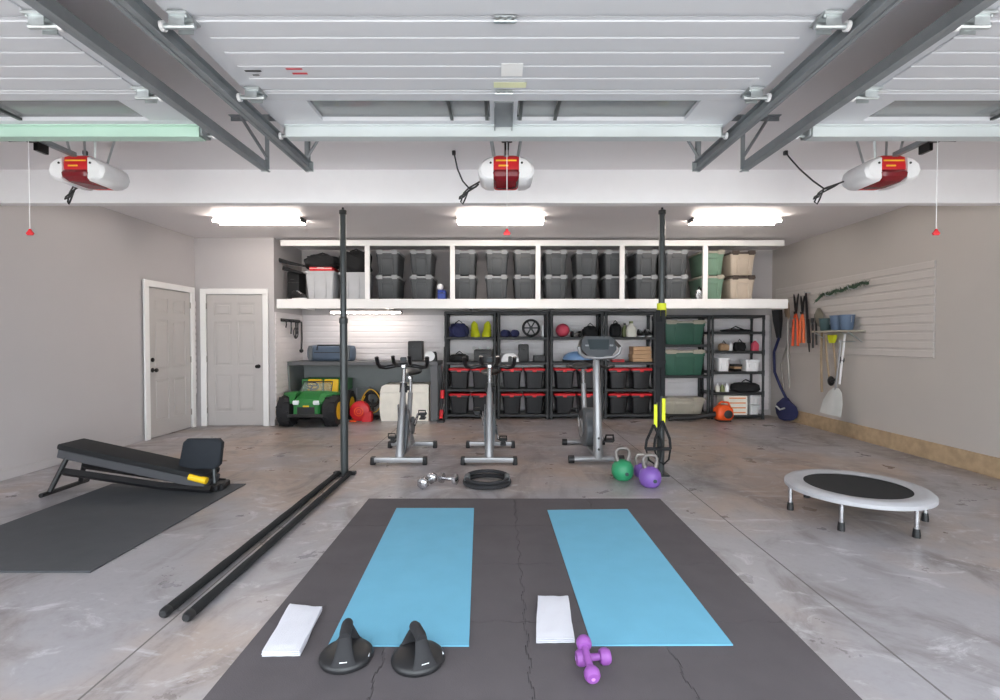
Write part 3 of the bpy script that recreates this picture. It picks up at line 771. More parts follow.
# sixth unit
def on6(px, k, dy=.14): return Vector((at(px, 380, YS0+dy).x, YS0+dy, lev6[k]+.001))
lump('handbag', 'small tan and black bag on the sixth unit', 'bag', on6(723, 3), (.075, .08, .065), M_brown, 41)
bottle('white_bottle', 'white bottle beside the tan bag on the sixth unit', on6(730, 3), .06, .16, M_wht, M_wht)
lump('handbag', 'round black bag in the middle of the sixth unit', 'bag', on6(739, 3), (.085, .08, .08), M_blackfab, 43)
bottle('pink_bottle', 'pink and white bottle on the sixth unit near the tool wall', on6(754.5, 3), .12, .20, M_pink, M_wht)
open_bin('white_bin', 'upright white bin on the sixth unit', on6(721.5, 2), .19, .22, .22, M_wht)
open_bin('white_basket', 'wide white basket on the sixth unit near the tool wall', on6(749.5, 2), .23, .24, .19, M_wht)
for k in range(3):
    o = G().box((0,0,.02), (.13, .2, .038), bev=.006).build('book', (M_knob, M_brown, M_blk)[k], None); o.location = on6(735, 2)+Vector((.006*k, 0, k*.039)); tag(o, '%s book lying between the white bin and the white basket' % ('dark lowest', 'brown middle', 'black topmost')[k], 'book')
for k, px in enumerate((717.5, 722.5, 727)):
    bottle('small_jar', 'small %s jar beside the black hump bag' % ('cream', 'olive', 'white')[k], on6(px, 1), .07, .14, (M_cream, M_olive, M_wht)[k], M_wht)
lump('duffel_bag', 'wide black rounded bag on the sixth unit above the white stack', 'bag', on6(745.5, 1), (.22, .17, .085), M_blackfab, 47, amp=.05)
M_orst = mat('orange stripe', (228, 150, 96), .5)
for k in range(4):
    r = thing('folded_box', 'flat white box with tan end stripe, %s from the bottom of its stack' % bn[k], 'box', on6(732, 0)+Vector((0, 0, .081*k)), 0, 'flat white boxes on the sixth unit')
    G().box((0,0,.04), (.40, .28, .079), bev=.004).build('carton', M_cream, r); G().box((.03, -.141, .04), (.28, .003, .022)).build('label_strip', M_orst, r)
for k in range(2): open_bin('clear_container', 'frosted container beside the white box stack, %s one' % ('lower', 'upper')[k], on6(752, 0)+Vector((0, 0, .17*k)), .16, .24, .155, M_palegrey, 'container')
lump('folded_cloth', 'thin dark cloth on the top open shelf of the sixth unit', 'cloth', on6(735, 4), (.24, .12, .02), M_blackfab, 49, amp=.05)

# ---------------------------------------------------------------- workbench and what is on and under it
bx0, bx1 = at(287, 363, 8.2).x, at(438, 363, 8.2).x; zb = at(400, 361.5, 8.2).z
r = thing('workbench', 'long grey workbench against the slatwall', 'workbench', ((bx0+bx1)/2, 8.2, 0))
W = bx1-bx0
G().box((0, .335, zb-.035), (W, .66, .06), bev=.004).build('bench_top', M_bencht, r)
G().box((0, .64, (zb-.07)/2+.01), (W-.06, .02, zb-.07)).build('back_panel', M_bench, r)
G().rings([[Vector((-W/2+x, y, z)) for y, z in ((.12, 0), (.64, 0), (.64, zb-.066), (.0, zb-.066))] for x in (.002, .028)]).build('side_panel', M_bench, r, 0)
G().box((W/2-.07, .06, (zb-.066)/2), (.12, .05, zb-.066), bev=.003).build('leg', M_bencht, r)
G().box((W/2-.07, .60, (zb-.066)/2), (.12, .04, zb-.066), bev=.003).build('leg', M_bencht, r)
def onb(px, Y=8.4): return Vector((at(px, 360, Y).x, Y, zb-.004))
r = thing('tool_bag', 'slate blue tool bag lying on the workbench behind the post', 'tool bag', onb(331)+Vector((0, .05, 0)))
g = G(); out = []
for x, k in ((-.38, .7), (-.36, .95), (-.3, 1), (.3, 1), (.36, .95), (.38, .7)):
    out.append([Vector((x, .14*k*math.copysign(abs(math.cos(a))**.6, math.cos(a)), .135+.135*k*math.copysign(abs(math.sin(a))**.6, math.sin(a)))) for a in [2*PI*q/20 for q in range(20)]])
g.rings(out); g.build('bag_body', M_slatebag, r, 60)
for x in (-.31, .31): 
    g = G(); g.rbox((x, -.145, .02), [(.06, .02, 0), (.07, .035, .2), (.06, .02, .24)], .01, 2); g.build('pocket', M_dgrey, r)
g = G(); g.tube([(-.2, -.15, .19), (-.18, -.165, .27), (.18, -.165, .27), (.2, -.15, .19)], .012, 8); g.box((0, -.144, .15), (.5, .006, .012)); g.build('handle', M_blk, r)
case('loudspeaker', 'black loudspeaker standing on the workbench', 'speaker', onb(416), (.24, .22, .34), M_blk)
r = thing('desk_clock', 'white round clock with black body on the workbench beside the loudspeaker', 'clock', onb(430))
g = G(); g.lathe([(.07, .0), (.085, .02), (.085, .05), (0, .055)], M=TR(0, .0, .086) @ RX(PI/2), seg=24); g.build('face_disc', M_wht, r)
g = G(); g.rbox((.055, .05, 0), [(.12, .09, 0), (.11, .09, .13), (.08, .06, .16)], .02); g.build('clock_body', M_blk, r)
# hook rail in the nook
r = thing('hook_rail', 'black hook rail with hanging straps on the nook slatwall', 'hook rail', (0,0,0))
X_ = XA+.03
p0 = onx(281, 320, X_); p1 = onx(300, 321.5, X_)
g = G(); g.box(((X_), (p0.y+p1.y)/2, (p0.z+p1.z)/2), (.02, abs(p1.y-p0.y), .05), bev=.004)
g.build('rail', M_blk, r)
for k, (t, dz_, rr) in enumerate(((.1, .12, .01), (.35, .22, .012), (.6, .30, .014), (.7, .22, .010), (.92, .50, .016))):
    q = p0.lerp(p1, t)
    g = G(); g.tube([q+Vector((.015, 0, 0)), q+Vector((.05, 0, -.02)), q+Vector((.05, .01, -dz_*.6)), q+Vector((.045, .0, -dz_))], rr, 7)
    if k == 4: g.sph(q+Vector((.045, 0, -dz_-.01)), .035, 10)
    if k == 2: g.tor(q+Vector((.05, 0, -.2)), .09, .01, RX(PI/2) @ RZ(.0) @ RY(PI/2), 16, 6)
    g.build('strap', M_blk, r)
# white chest under the bench
p0, p1 = at(380, 400, 8.25), at(428.5, 400, 8.25); w_ = p1.x-p0.x; hz = at(400, 384.5, 8.25).z
r = thing('cooler_chest', 'large white chest with rounded end under the workbench', 'cooler', ((p0.x+p1.x)/2, 8.50, 0))
g = G(); pf = [(-w_/2+.02, 0), (w_/2, 0), (w_/2, hz-.14)] + [(-w_/2, hz-.14), (-w_/2-.01, hz*.4), (-w_/2, .08)]
g.prism(pf, .5, TR(0, .25, 0) @ RX(PI/2)); g.build('chest_body', M_cream, r, 40)
g = G(); g.prism([(-w_/2-.004, hz-.136), (w_/2+.002, hz-.136), (w_/2, hz-.01), (w_/2-.02, hz), (-w_/2+.09, hz), (-w_/2+.03, hz-.03)], .51, TR(0, .255, 0) @ RX(PI/2)); g.build('lid', M_cream, r, 30)
# red air mover and hose
r = thing('air_blower', 'red round floor blower under the workbench', 'blower', Vector((at(359, 412, 8.15).x, 8.22, 0)))
g = G(); g.lathe([(.02, 0), (.11, .0), (.16, .03), (.17, .08), (.16, .13), (.10, .16), (.02, .16)], M=TR(0, .08, .172) @ RX(PI/2), seg=28); g.rbox((.12, 0, .0), [(.16, .15, 0), (.16, .15, .16)], .02); g.build('housing', M_red, r)
g = G(); g.tor((0, -.085, .172), .07, .008, RX(PI/2)); g.tor((0, -.088, .172), .035, .006, RX(PI/2)); g.build('intake_grille', M_orange, r)
G().box((-.10, 0, .012), (.1, .2, .024), bev=.004).build('foot', M_orange, r)
r = thing('hose_coil', 'coiled black hose with yellow cord on the back of the red blower', 'hose', Vector((at(369.5, 400, 8.3).x, 8.50, 0)))
g = G()
for k in range(6): g.tor((0, .02*k-.06, .34+.01*(k % 2)), .13-.012*(k % 3), .016, RX(PI/2+.12), 28, 8)
g.build('black_hose', M_blk, r, 60)
g = G(); g.tube([(.0+ .155*math.sin(t)*(1-.2*math.cos(t)), -.10-.01*math.sin(3*t), .31+.20*math.cos(t)) for t in [2*PI*k/30 for k in range(30)]], .009, 7, closed=True)
g.tube([(-.1, -.1, .4), (-.17, -.11, .25), (-.10, -.12, .1), (.02, -.13, .02)], .009, 7); g.build('yellow_cord', mat('yellow cord', (224, 176, 40), .5), r, 60)
g = G(); g.tube([(.0, .02, 0), (.0, .02, .33)], .02, 8); g.box((0, 0, .015), (.22, .22, .03), bev=.005); g.build('stand', M_blk, r)
r = thing('metal_stand', 'small grey frame behind the post under the workbench', 'frame', Vector((at(358.5, 395, 8.4).x, 8.72, 0)))
g = G(); g.tube([(-.12, 0, .02), (-.12, 0, .5), (.10, 0, .52), (.10, 0, .02)], .012, 8); g.tube([(-.12, 0, .3), (.1, 0, .3)], .01, 8); g.build('frame_tube', M_silver, r); 
G().box((-.01, .0, .012), (.24, .2, .024), bev=.004).build('base', M_blk, r)

# orange leaf blower on the floor before the sixth unit
pb = fl(721, 420.5)
r = thing('leaf_blower', 'orange leaf blower with long black tube lying before the black shelving', 'leaf blower', (pb.x, 8.22, 0))
g = G(); g.rbox((0, 0, .03), [(.22, .18, 0), (.28, .24, .06), (.26, .22, .18), (.16, .14, .24)], .05); g.build('motor_housing', M_orange, r, 50)
g = G(); g.lathe([(.065, 0), (.07, .012), (.03, .02), (0, .02)], M=TR(.03, -.115, .13) @ RX(PI/2), seg=20); g.box((0, 0, .015), (.2, .18, .03), bev=.008); g.build('intake_cap', M_blk, r)
g = G(); g.tube([(-.08, 0, .28), (-.04, 0, .32), (.08, 0, .31), (.11, 0, .24)], .016, 8); g.build('handle', M_orange, r)
g = G(); g.tube([(-.10, 0, .12), (-.22, 0, .10), (-.5, 0, .06), (-.82, .0, .05)], [.05, .045, .042, .038], 12); g.tube([(-.82, 0, .05), (-.9, 0, .03)], [.038, .028], 12); g.build('blower_tube', M_blk, r, 50)

# ---------------------------------------------------------------- ride-on utility cart
pg = fl(306, 427)
r = thing('ride_on_cart', 'green and yellow ride-on utility cart with fat tyres, parked half under the workbench', 'ride-on cart', (pg.x+.035, pg.y+.10, 0))
def cwheel(x, y, rr, wd):
    s_ = 1 if x > 0 else -1
    F = TR(x, y, rr) @ RY(PI/2)
    g = G(); g.lathe([(rr*.55, -wd/2), (rr*.9, -wd/2), (rr, -wd*.35), (rr, wd*.35), (rr*.9, wd/2), (rr*.55, wd/2)], M=F, seg=28)
    for k in range(18):
        a = 2*PI*k/18
        g.box((x+(.25*wd if k % 2 else -.25*wd), y+math.cos(a)*rr*.985, rr+math.sin(a)*rr*.985), (wd*.4, .035, .03), rot=RX(a))
    w_ = g.build('wheel', M_rubber, r, 40)
    g = G(); g.lathe([(rr*.58, -wd*.51), (rr*.50, -wd*.40), (rr*.18, -wd*.42), (rr*.14, -wd*.55), (0, -wd*.55)], M=F @ (RY(PI) if s_ > 0 else Matrix()), seg=24); 
    g.build('hub', M_jy, w_, 40)
for x in (-.37, .37): cwheel(x, 0, .255, .21); cwheel(x, .74, .255, .20)
g = G(); out = []
for y, hw, z0, z1 in ((-.20, .19, .20, .40), (-.16, .22, .18, .46), (.05, .24, .18, .525), (.26, .26, .2, .56)):
    out.append([Vector(p) for p in ((-hw, y, z0), (hw, y, z0), (hw*1.0, y, z1-.05), (hw*.8, y, z1), (-hw*.8, y, z1), (-hw, y, z1-.05))])
g.rings(out)
g.box((0, .06, .335), (.50, .30, .05), bev=.01)
for s_ in (-1, 1):
    g.rings([[Vector((s_*x, y, z)) for x, z in ((.20, a), (wx, a-.01), (wx, a+.02), (.20, a+.04))] for y, a, wx in ((-.20, .40, .26), (-.10, .50, .31), (.0, .53, .44), (.14, .53, .46), (.24, .46, .42))])
g.build('hood', M_jd, r, 30)
g = G(); g.box((0, -.205, .27), (.28, .02, .14), bev=.005); g.box((0, -.215, .20), (.62, .05, .05), bev=.01); g.build('bumper_grille', M_blk, r)
for s_ in (-1, 1):
    g = G(); g.rbox((s_*.165, -.185, .375), [(.085, .05, 0), (.10, .07, .02), (.10, .07, .055), (.08, .05, .07)], .015); g.build('headlight', M_lens, r)
G().box((0, -.20, .345), (.10, .01, .04), bev=.004).build('badge', M_jy, r)
g = G(); g.box((0, .45, .25), (.52, .50, .06), bev=.01); g.box((0, .66, .36), (.50, .05, .20), bev=.01); g.build('floor_tub', M_jd, r)
for s_ in (-1, 1):
    g = G(); g.box((s_*.145, .48, .42), (.26, .24, .07), bev=.02, seg=2); g.box((s_*.145, .60, .58), (.25, .07, .30), rot=RX(-.12), bev=.025, seg=2); g.build('seat', M_jy, r)
g = G(); g.box((0, .83, .54), (.80, .34, .03)); 
for c_, d_ in (((0, .68, .63), (.80, .03, .2)), ((0, .99, .63), (.80, .03, .2)), ((-.39, .83, .63), (.03, .34, .2)), ((.39, .83, .63), (.03, .34, .2))): g.box(c_, d_, bev=.005)
g.build('cargo_box', M_jd, r)
g = G(); g.tube([(-.13, .30, .50), (-.13, .42, .62)], .015, 8); g.tor((-.13, .43, .63), .10, .013, RX(-.8)); g.tube([(-.22, .43, .63), (-.04, .43, .63)], .01, 6); g.build('steering_wheel', M_blk, r)
g = G(); g.rings([[Vector(p) for p in ((-.27*k, y, z), (.27*k, y, z), (.27*k, y+.012, z), (-.27*k, y+.012, z))] for y, z, k in ((.22, .54, 1), (.30, .64, .95), (.34, .69, .8))]); g.build('windscreen', M_smoke, r)
g = G(); g.tube([(-.26, .24, .53), (-.25, .36, .705), (.25, .36, .705), (.26, .24, .53)], .011, 8); g.build('windscreen_frame', M_blk, r)

r.scale = (.94, .94, .94)
# ---------------------------------------------------------------- exercise bikes
def spin_bike(loc, label, crank_a, m_fork=M_silver, yaw=0):
    r = thing('spin_bike', label, 'exercise bike', loc, yaw)
    for nm_, y, w_ in (('front_foot_bar', 0, .54), ('rear_foot_bar', .84, .54)):
        g = G(); g.box((0, y, .05), (w_, .075, .055), bev=.012, seg=2); b_ = g.build(nm_, M_silver, r)
        for s_ in (-1, 1):
            g = G(); g.rbox((s_*(w_/2+.01), y, 0), [(.05, .075, 0), (.055, .085, .015), (.045, .08, .08)], .015); g.build('foot_cap', M_blk, b_)
    g = G(); g.box((0, .42, .075), (.07, .84, .05), bev=.012)
    g.build('base_beam', M_silver, r)
    # neck: broad tapering tube from the front foot to the handlebar clamp
    g = G(); out = []
    for y, z, a, b_ in ((.03, .07, .050, .05), (.07, .22, .040, .045), (.20, .62, .034, .042), (.27, .86, .029, .034)):
        out.append([Vector((a*math.cos(t), y+b_*math.sin(t), z)) for t in [2*PI*k/16 for k in range(16)]])
    g.rings(out); g.build('neck', m_fork, r)
    g = G(); g.lathe([(.030, -.055), (.044, -.05), (.042, .05), (.030, .055)], M=TR(0, .265, .80) @ RX(-.25), seg=16); g.build('neck_collar', M_blk, r)
    g = G(); g.rings([[Vector((x, y, z)) for x in (-w_, w_) for y in ((y0, y0+.10) if x < 0 else (y0+.10, y0))] for z, w_, y0 in ((.09, .045, .10), (.30, .062, .16), (.52, .055, .24), (.60, .02, .26))]); g.build('flywheel_guard', M_dgrey, r, 30)
    g = G(); g.tube([(0, .27, .84), (0, .31, 1.02)], .022, 12); g.box((0, .32, 1.045), (.05, .12, .04), bev=.008); g.build('handlebar_post', M_chrome, r)
    g = G(); g.lathe([(.0, 0), (.022, .0), (.03, .02), (.022, .04), (0, .042)], M=TR(.03, .25, .80) @ RY(PI/2), seg=12); g.build('adjuster_knob', M_blk, r)
    g = G()
    for s_ in (-1, 1):
        g.tube([(0, .30, 1.06), (s_*.10, .29, 1.05), (s_*.20, .28, 1.03), (s_*.26, .25, 1.04), (s_*.275, .20, 1.08), (s_*.28, .17, 1.15)], .023, 10)
        g.tube([(s_*.07, .30, 1.06), (s_*.085, .22, 1.07), (s_*.09, .16, 1.10), (s_*.09, .13, 1.16)], .021, 10)
    g.build('handlebar', M_blks, r, 60)
    g = G(); g.box((0, .27, 1.12), (.07, .03, .055), rot=RX(.4), bev=.008); g.build('display', M_dgrey, r)
    # flywheel on a fork behind the neck
    F = TR(0, .34, .33) @ RY(PI/2)
    g = G(); g.lathe([(.04, -.02), (.15, -.012), (.19, -.018), (.235, -.022), (.24, 0), (.235, .022), (.19, .018), (.15, .012), (.04, .02)], M=F, seg=40); g.build('flywheel', M_chrome, r, 30)
    g = G()
    for s_ in (-1, 1): g.rings([[Vector((s_*(.045+t), y+dy, z+dz_)) for dy, dz_ in ((-.025, 0), (.025, 0))] + [Vector((s_*(.053+t), y+dy, z+dz_)) for dy, dz_ in ((.025, 0), (-.025, 0))] for t, y, z in ((0, .20, .62), (.012, .30, .40), (.012, .36, .30), (.006, .38, .12))])
    g.tube([(-.07, .34, .33), (.07, .34, .33)], .012, 8); g.build('fork', m_fork, r)
    g = G(); g.tube([(0, .22, .66), (0, .45, .50), (0, .62, .36)], .028, 12); g.tube([(0, .56, .30), (0, .70, .70)], .030, 12); g.tube([(0, .56, .32), (0, .84, .08)], .028, 12); g.build('frame_tube', M_silver, r)
    g = G(); g.tube([(0, .69, .66), (0, .74, .88)], .020, 12); g.tube([(0, .66, .885), (0, .82, .885)], .016, 10); g.build('seat_post', M_chrome, r)
    g = G(); out = []
    for y, w_, z, h in ((.52, .03, .925, .02), (.56, .055, .93, .03), (.66, .10, .93, .035), (.76, .20, .935, .045), (.84, .24, .945, .045), (.88, .16, .945, .03)):
        out.append([Vector((w_/2*math.cos(a), y, z+h*math.sin(a)*(1 if math.sin(a) > 0 else .6))) for a in [2*PI*k/16 for k in range(16)]])
    g.rings(out); g.build('saddle', M_blks, r, 60)
    # chain guard, cranks, pedals
    g = G(); F2 = TR(.055, .54, .33) @ RY(PI/2)
    g.lathe([(.0, -.012), (.10, -.012), (.105, 0), (.10, .012), (0, .012)], M=F2, seg=28); g.box((.055, .44, .33), (.018, .22, .10), bev=.006); g.build('chain_guard', M_dgrey, r)
    for s_ in (-1, 1):
        a = crank_a + (PI if s_ > 0 else 0)
        ex, ez = .54+.17*math.cos(a), .33+.17*math.sin(a)
        g = G(); g.tube([(s_*.075, .54, .33), (s_*.095, ex, ez)], [.018, .014], 8); k_ = g.build('crank', M_chrome, r)
        g = G(); g.box((s_*.155, ex, ez), (.09, .10, .026), bev=.006); g.tube([(s_*.09, ex, ez), (s_*.12, ex, ez)], .008, 8)
        g.tube([(s_*.115, ex-.05, ez), (s_*.115, ex-.06, ez+.05), (s_*.195, ex-.06, ez+.05), (s_*.195, ex-.05, ez)], .009, 6)
        g.box((s_*.155, ex-.01, ez-.05), (.07, .12, .02), bev=.006); g.box((s_*.155, ex, ez-.03), (.05, .05, .04)); g.build('pedal', M_blk, r)
    return r
p = fl(398.5, 465); spin_bike((p.x, p.y+.03, 0), 'silver spin bike nearer the grey workbench and white chest', 2*PI*.62)
p = fl(489, 465); spin_bike((p.x, p.y+.03, 0), 'silver spin bike in front of the red lidded totes', 2*PI*.18)

p = fl(598.5, 464)
r = thing('upright_exercise_bike', 'grey upright exercise bike with a large console', 'exercise bike', (p.x, p.y+.03, 0))
g = G(); g.tube([(-.27, 0, .045), (-.15, 0, .05), (.15, 0, .05), (.22, 0, .045)], .033, 12); g.build('front_foot_bar', M_silver, r)
for s_ in (-1, 1): G().tube([(s_*(.29 if s_ < 0 else .25)-.03, 0, .045), (s_*(.29 if s_ < 0 else .25)+.03, 0, .045)], .044, 14).build('foot_cap', M_blk, r)
g = G(); g.tube([(-.24, .95, .04), (.20, .95, .04)], .033, 12); g.build('rear_foot_bar', M_silver, r)
for s_ in (-1, 1): G().tube([(s_*.24-.03, .95, .04), (s_*.24+.03, .95, .04)], .04, 14).build('foot_cap', M_blk, r)
g = G(); g.box((0, .47, .07), (.06, .93, .05), bev=.01); g.build('base_beam', M_silver, r)
g = G(); out = []
for y, z, a in ((-.0, .06, .05), (.0, .12, .052), (.05, .60, .045), (.11, 1.06, .04), (.12, 1.12, .035)):
    out.append([Vector((-.0+a*math.cos(t), y+a*math.sin(t), z)) for t in [2*PI*k/18 for k in range(18)]])
g.rings(out); g.build('console_post', M_silver, r)
g = G()
for z in (.16, .28): g.lathe([(.014, 0), (.012, .006), (0, .007)], M=TR(0, -.052+z*.04, z) @ RX(PI/2), seg=10)
g.build('bolt', M_blk, r)
g = G(); out = []
for x, k in ((-.075, .90), (-.06, 1), (.06, 1), (.075, .9)):
    out.append([Vector((x-.03, .42+.30*k*math.cos(t), .31+.24*k*math.sin(t)*(1 if math.sin(t) > 0 else .85))) for t in [2*PI*q/36 for q in range(36)]])
g.rings(out); g.build('flywheel_housing', M_dgrey, r, 30)
g = G(); g.lathe([(.0, 0), (.10, 0), (.11, .01), (.10, .02), (0, .022)], M=TR(.045, .42, .32) @ RY(PI/2), seg=28); g.lathe([(.0, 0), (.10, 0), (.11, .01), (.10, .02), (0, .022)], M=TR(-.105, .42, .32) @ RY(-PI/2), seg=28); g.build('side_cover', M_silver, r)
for s_, a in ((-1, .95), (1, .95+PI)):
    ex, ez = .45+.17*math.cos(a), .32+.17*math.sin(a)
    g = G(); g.tube([(s_*.10-.03*(s_ < 0), .45, .32), (s_*.13, ex, ez)], .014, 8); g.build('crank', M_chrome, r)
    g = G(); g.box((s_*.19, ex, ez), (.11, .11, .035), bev=.01); g.tube([(s_*.14, ex-.04, ez), (s_*.15, ex-.06, ez+.07), (s_*.23, ex-.06, ez+.07), (s_*.24, ex-.04, ez)], .013, 6); g.build('pedal', M_blk, r)
g = G(); g.tube([(-.03, .70, .42), (-.03, .78, .80)], .030, 12); g.build('seat_sleeve', M_silver, r); g = G(); g.tube([(-.03, .77, .76), (-.03, .82, .98)], .02, 12); g.build('seat_post', M_chrome, r)
g = G(); g.box((-.03, .72, .38), (.08, .12, .16), bev=.02); g.build('seat_mount', M_silver, r)
g = G(); out = []
for y, w_, z, h in ((.66, .05, 1.0, .02), (.72, .12, 1.01, .035), (.84, .24, 1.015, .045), (.92, .26, 1.02, .045), (.97, .18, 1.02, .03)):
    out.append([Vector((-.03+w_/2*math.cos(a), y, z+h*math.sin(a))) for a in [2*PI*k/16 for k in range(16)]])
g.rings(out); g.build('saddle', M_blks, r, 60)
# console and handle
g = G(); pf = [(-.11, -.12), (.11, -.12), (.19, -.03), (.195, .06), (.14, .13), (-.14, .13), (-.195, .06), (-.19, -.03)]
F = TR(0.02, .10, 1.25) @ RX(PI/2-.42)
g.prism(pf, .06, F @ TR(0,0,-.03)); g.build('console', M_dgrey, r, 30)
G().prism([(-.10, -.03), (.10, -.03), (.12, .09), (-.12, .09)], .006, F @ TR(0, 0, .031)).build('screen', M_screen, r, 0)
g = G()
for x in (-.14, -.12, .13, .15): g.lathe([(.012, 0), (.010, .006), (0, .006)], M=F @ TR(x, .02, .03), seg=10)
g.build('button', M_lidg, r)
g = G(); g.tube([(-.215, .0, 1.265), (-.20, .0, 1.20), (-.14, .02, 1.155), (0.02, .05, 1.145), (.17, .02, 1.155), (.225, .0, 1.20), (.24, .0, 1.265)], .019, 12); g.build('handlebar', M_wht if False else M_silver, r, 60)
for P3 in ([(-.21, .0, 1.26), (-.17, .14, 1.33), (-.10, .22, 1.37)], [(.235, .0, 1.26), (.20, .14, 1.33), (.14, .22, 1.37)]):
    g = G(); g.tube(P3, .018, 10); g.build('grip', M_blk, r, 60)
for s_ in (-1, 1):
    g = G(); g.tube([(s_*.03, .14, 1.06), (s_*.17-.02, .22, 1.02), (s_*.27-.02, .36, 1.04)], .016, 8); g.build('arm_bar', M_blk, r, 60)

# ---------------------------------------------------------------- gunmetal posts, folded rails, suspension straps
def post(px_b, py_b, label, px_t, rad=.028):
    b = fl(px_b, py_b); t = at(px_t, 207.5, b.y)
    r = thing('rig_post', label, 'post', (b.x, b.y, 0))
    z1 = t.z
    G().box((0, 0, .006), (.14, .14, .012), bev=.003).build('foot_plate', M_gunm, r)
    g = G(); g.tube([(0, 0, .01), (0, 0, 1.52)], rad*1.15, 16); g.lathe([(rad*1.15, 1.50), (rad*1.35, 1.51), (rad*1.35, 1.55), (rad*.9, 1.57)], seg=16); g.build('lower_tube', M_gunm, r)
    g = G(); g.tube([(0, 0, 1.5), (0, 0, z1-.06)], rad*.92, 16); g.build('upper_tube', M_gunm, r)
    g = G(); g.lathe([(rad*.92, z1-.07), (rad*1.15, z1-.06), (rad*1.15, z1-.03), (.012, z1-.02), (.010, z1), (0, z1)], seg=14); g.build('cap', M_blk, r)
    g = G()
    for z in (.5, 1.1, 1.9, 2.2): g.lathe([(.007, 0), (.006, .004), (0, .005)], M=TR(.0, -rad*.9, z) @ RX(PI/2), seg=8)
    g.build('pin_hole', M_blk, r)
    return r, b, z1
rp, pb_, _ = post(344.5, 475, 'tall gunmetal post rising from the pair of floor rails', 341.5, .032)
rq, qb, _ = post(660.5, 475, 'tall gunmetal post hung with black and yellow suspension straps', 662.5, .032)
# two padded rails lying on the floor and joined at the post
r = thing('floor_rail_pair', 'pair of long black padded rails lying on the concrete, running to the tall post', 'rails', (0,0,0))
zc = .027
A0, A1 = fl(164, 613, zc), fl(338, 473, zc); B0, B1 = fl(187, 617, zc), fl(350, 473, zc)
for u, v in ((A0, A1), (B0, B1)):
    g = G(); g.tube([u.lerp(v, t)+Vector((0, 0, 0)) for t in [k/24 for k in range(25)]], [.0235+.0012*math.sin(k*1.7) for k in range(25)], 12); t_ = g.build('rail', M_blackfab, r, 60)
    d = (v-u).normalized()
    g = G(); g.tube([u-d*.012, u+d*.002, u+d*.03], [.017, .025, .026], 12); g.build('rail_end', M_blk, t_)
g = G(); g.box(((A1.x+B1.x)/2-.0, A1.y+.03, .02), (abs(B1.x-A1.x)+.10, .06, .035), bev=.006); g.build('cross_bar', M_blk, r)

# suspension trainer on the second post
X0, Y0 = qb.x, qb.y
r = thing('suspension_trainer', 'black and yellow suspension straps hanging down the second tall post', 'suspension trainer', (0,0,0))
zz = lambda y: at(660, y, Y0-.05).z
xx = lambda px: at(px, 400, Y0-.07).x
g = G(); g.rings([[Vector((X0+q*math.cos(a), Y0+q*math.sin(a), z)) for q, z in ((.034, zz(316)), (.045, zz(316)), (.045, zz(303)), (.034, zz(303)))] for a in [2*PI*k/18 for k in range(18)]], closed=True); g = G() if False else g; g.build('wrap', M_yel, r)
g = G()
for x, a, b_ in ((xx(658), 310, 402), (xx(663), 310, 396)):
    g.box((x, Y0-.06, (zz(a)+zz(b_))/2), (.045, .016, zz(a)-zz(b_)), bev=.004)
g.box((xx(660), Y0-.075, zz(362)), (.10, .03, .04), bev=.006)
g.box((xx(659), Y0-.08, zz(345)), (.085, .016, .45), bev=.006)
g.build('webbing', M_blackfab, r)
for x, a, b_ in ((xx(655.2), 404, 427), (xx(663.2), 398, 422)):
    g = G(); g.box((x, Y0-.085, (zz(a)+zz(b_))/2), (.033, .012, zz(a)-zz(b_)), bev=.003); g.build('yellow_strap', M_yel, r)
for x, z0, k in ((xx(653.5), zz(424), -1), (xx(662), zz(420), 1)):
    zb_ = zz(450)
    g = G(); g.tube([(x, Y0-.085, z0), (x-.07, Y0-.09, (z0*.4+zb_*.6)), (x-.08, Y0-.09, zb_+.02)], .013, 8); g.tube([(x, Y0-.085, z0), (x+.07, Y0-.09, (z0*.4+zb_*.6)), (x+.08, Y0-.09, zb_+.02)], .013, 8)
    g.tube([(x-.08, Y0-.09, zb_+.03), (x-.05, Y0-.1, zb_-.09), (x+.01, Y0-.1, zb_-.13), (x+.06, Y0-.1, zb_-.08), (x+.08, Y0-.09, zb_+.03)], .009, 7); g.build('foot_cradle', M_blackfab, r)
    g = G(); g.tube([(x-.075, Y0-.09, zb_+.02), (x+.075, Y0-.09, zb_+.02)], .018, 12); g.build('grip', M_rubber, r)

# ---------------------------------------------------------------- kettlebells
def kettle(px, pyb, label, m_, rr, hm=None):
    hm = hm or mat('brushed grey handle', (128,122,118), .45, metal=.5); b = fl(px, pyb); Y = b.y+rr*.6
    r = thing('kettlebell', label, 'kettlebell', (b.x*Y/b.y, Y, 0))
    g = G(); g.lathe([(rr*.55, 0), (rr*.80, rr*.18), (rr*.97, rr*.55), (rr, rr*.9), (rr*.93, rr*1.3), (rr*.72, rr*1.65), (rr*.4, rr*1.82), (0, rr*1.85)], seg=30); g.build('bell', m_, r, 60)
    g = G(); g.tube([(-rr*.42, 0, rr*1.6), (-rr*.58, 0, rr*2.1), (-rr*.62, 0, rr*2.55), (-rr*.40, 0, rr*2.85), (0, 0, rr*2.92), (rr*.40, 0, rr*2.85), (rr*.62, 0, rr*2.55), (rr*.58, 0, rr*2.1), (rr*.42, 0, rr*1.6)],
                    [.024, .020, .016, .017, .018, .017, .016, .020, .024], 12); g.build('handle', hm, r, 60)
    g = G(); g.lathe([(rr*.17, 0), (rr*.17, .002), (0, .002)], M=TR(rr*.15, -rr*1.003, rr*.75) @ RX(PI/2), seg=20); g.build('weight_mark', M_kmark, r)
    return r
M_kmark = mat('dark marking', (40, 60, 60), .6)
kettle(622.5, 481.5, 'green vinyl kettlebell with grey handle on the concrete', M_kgreen, .105)
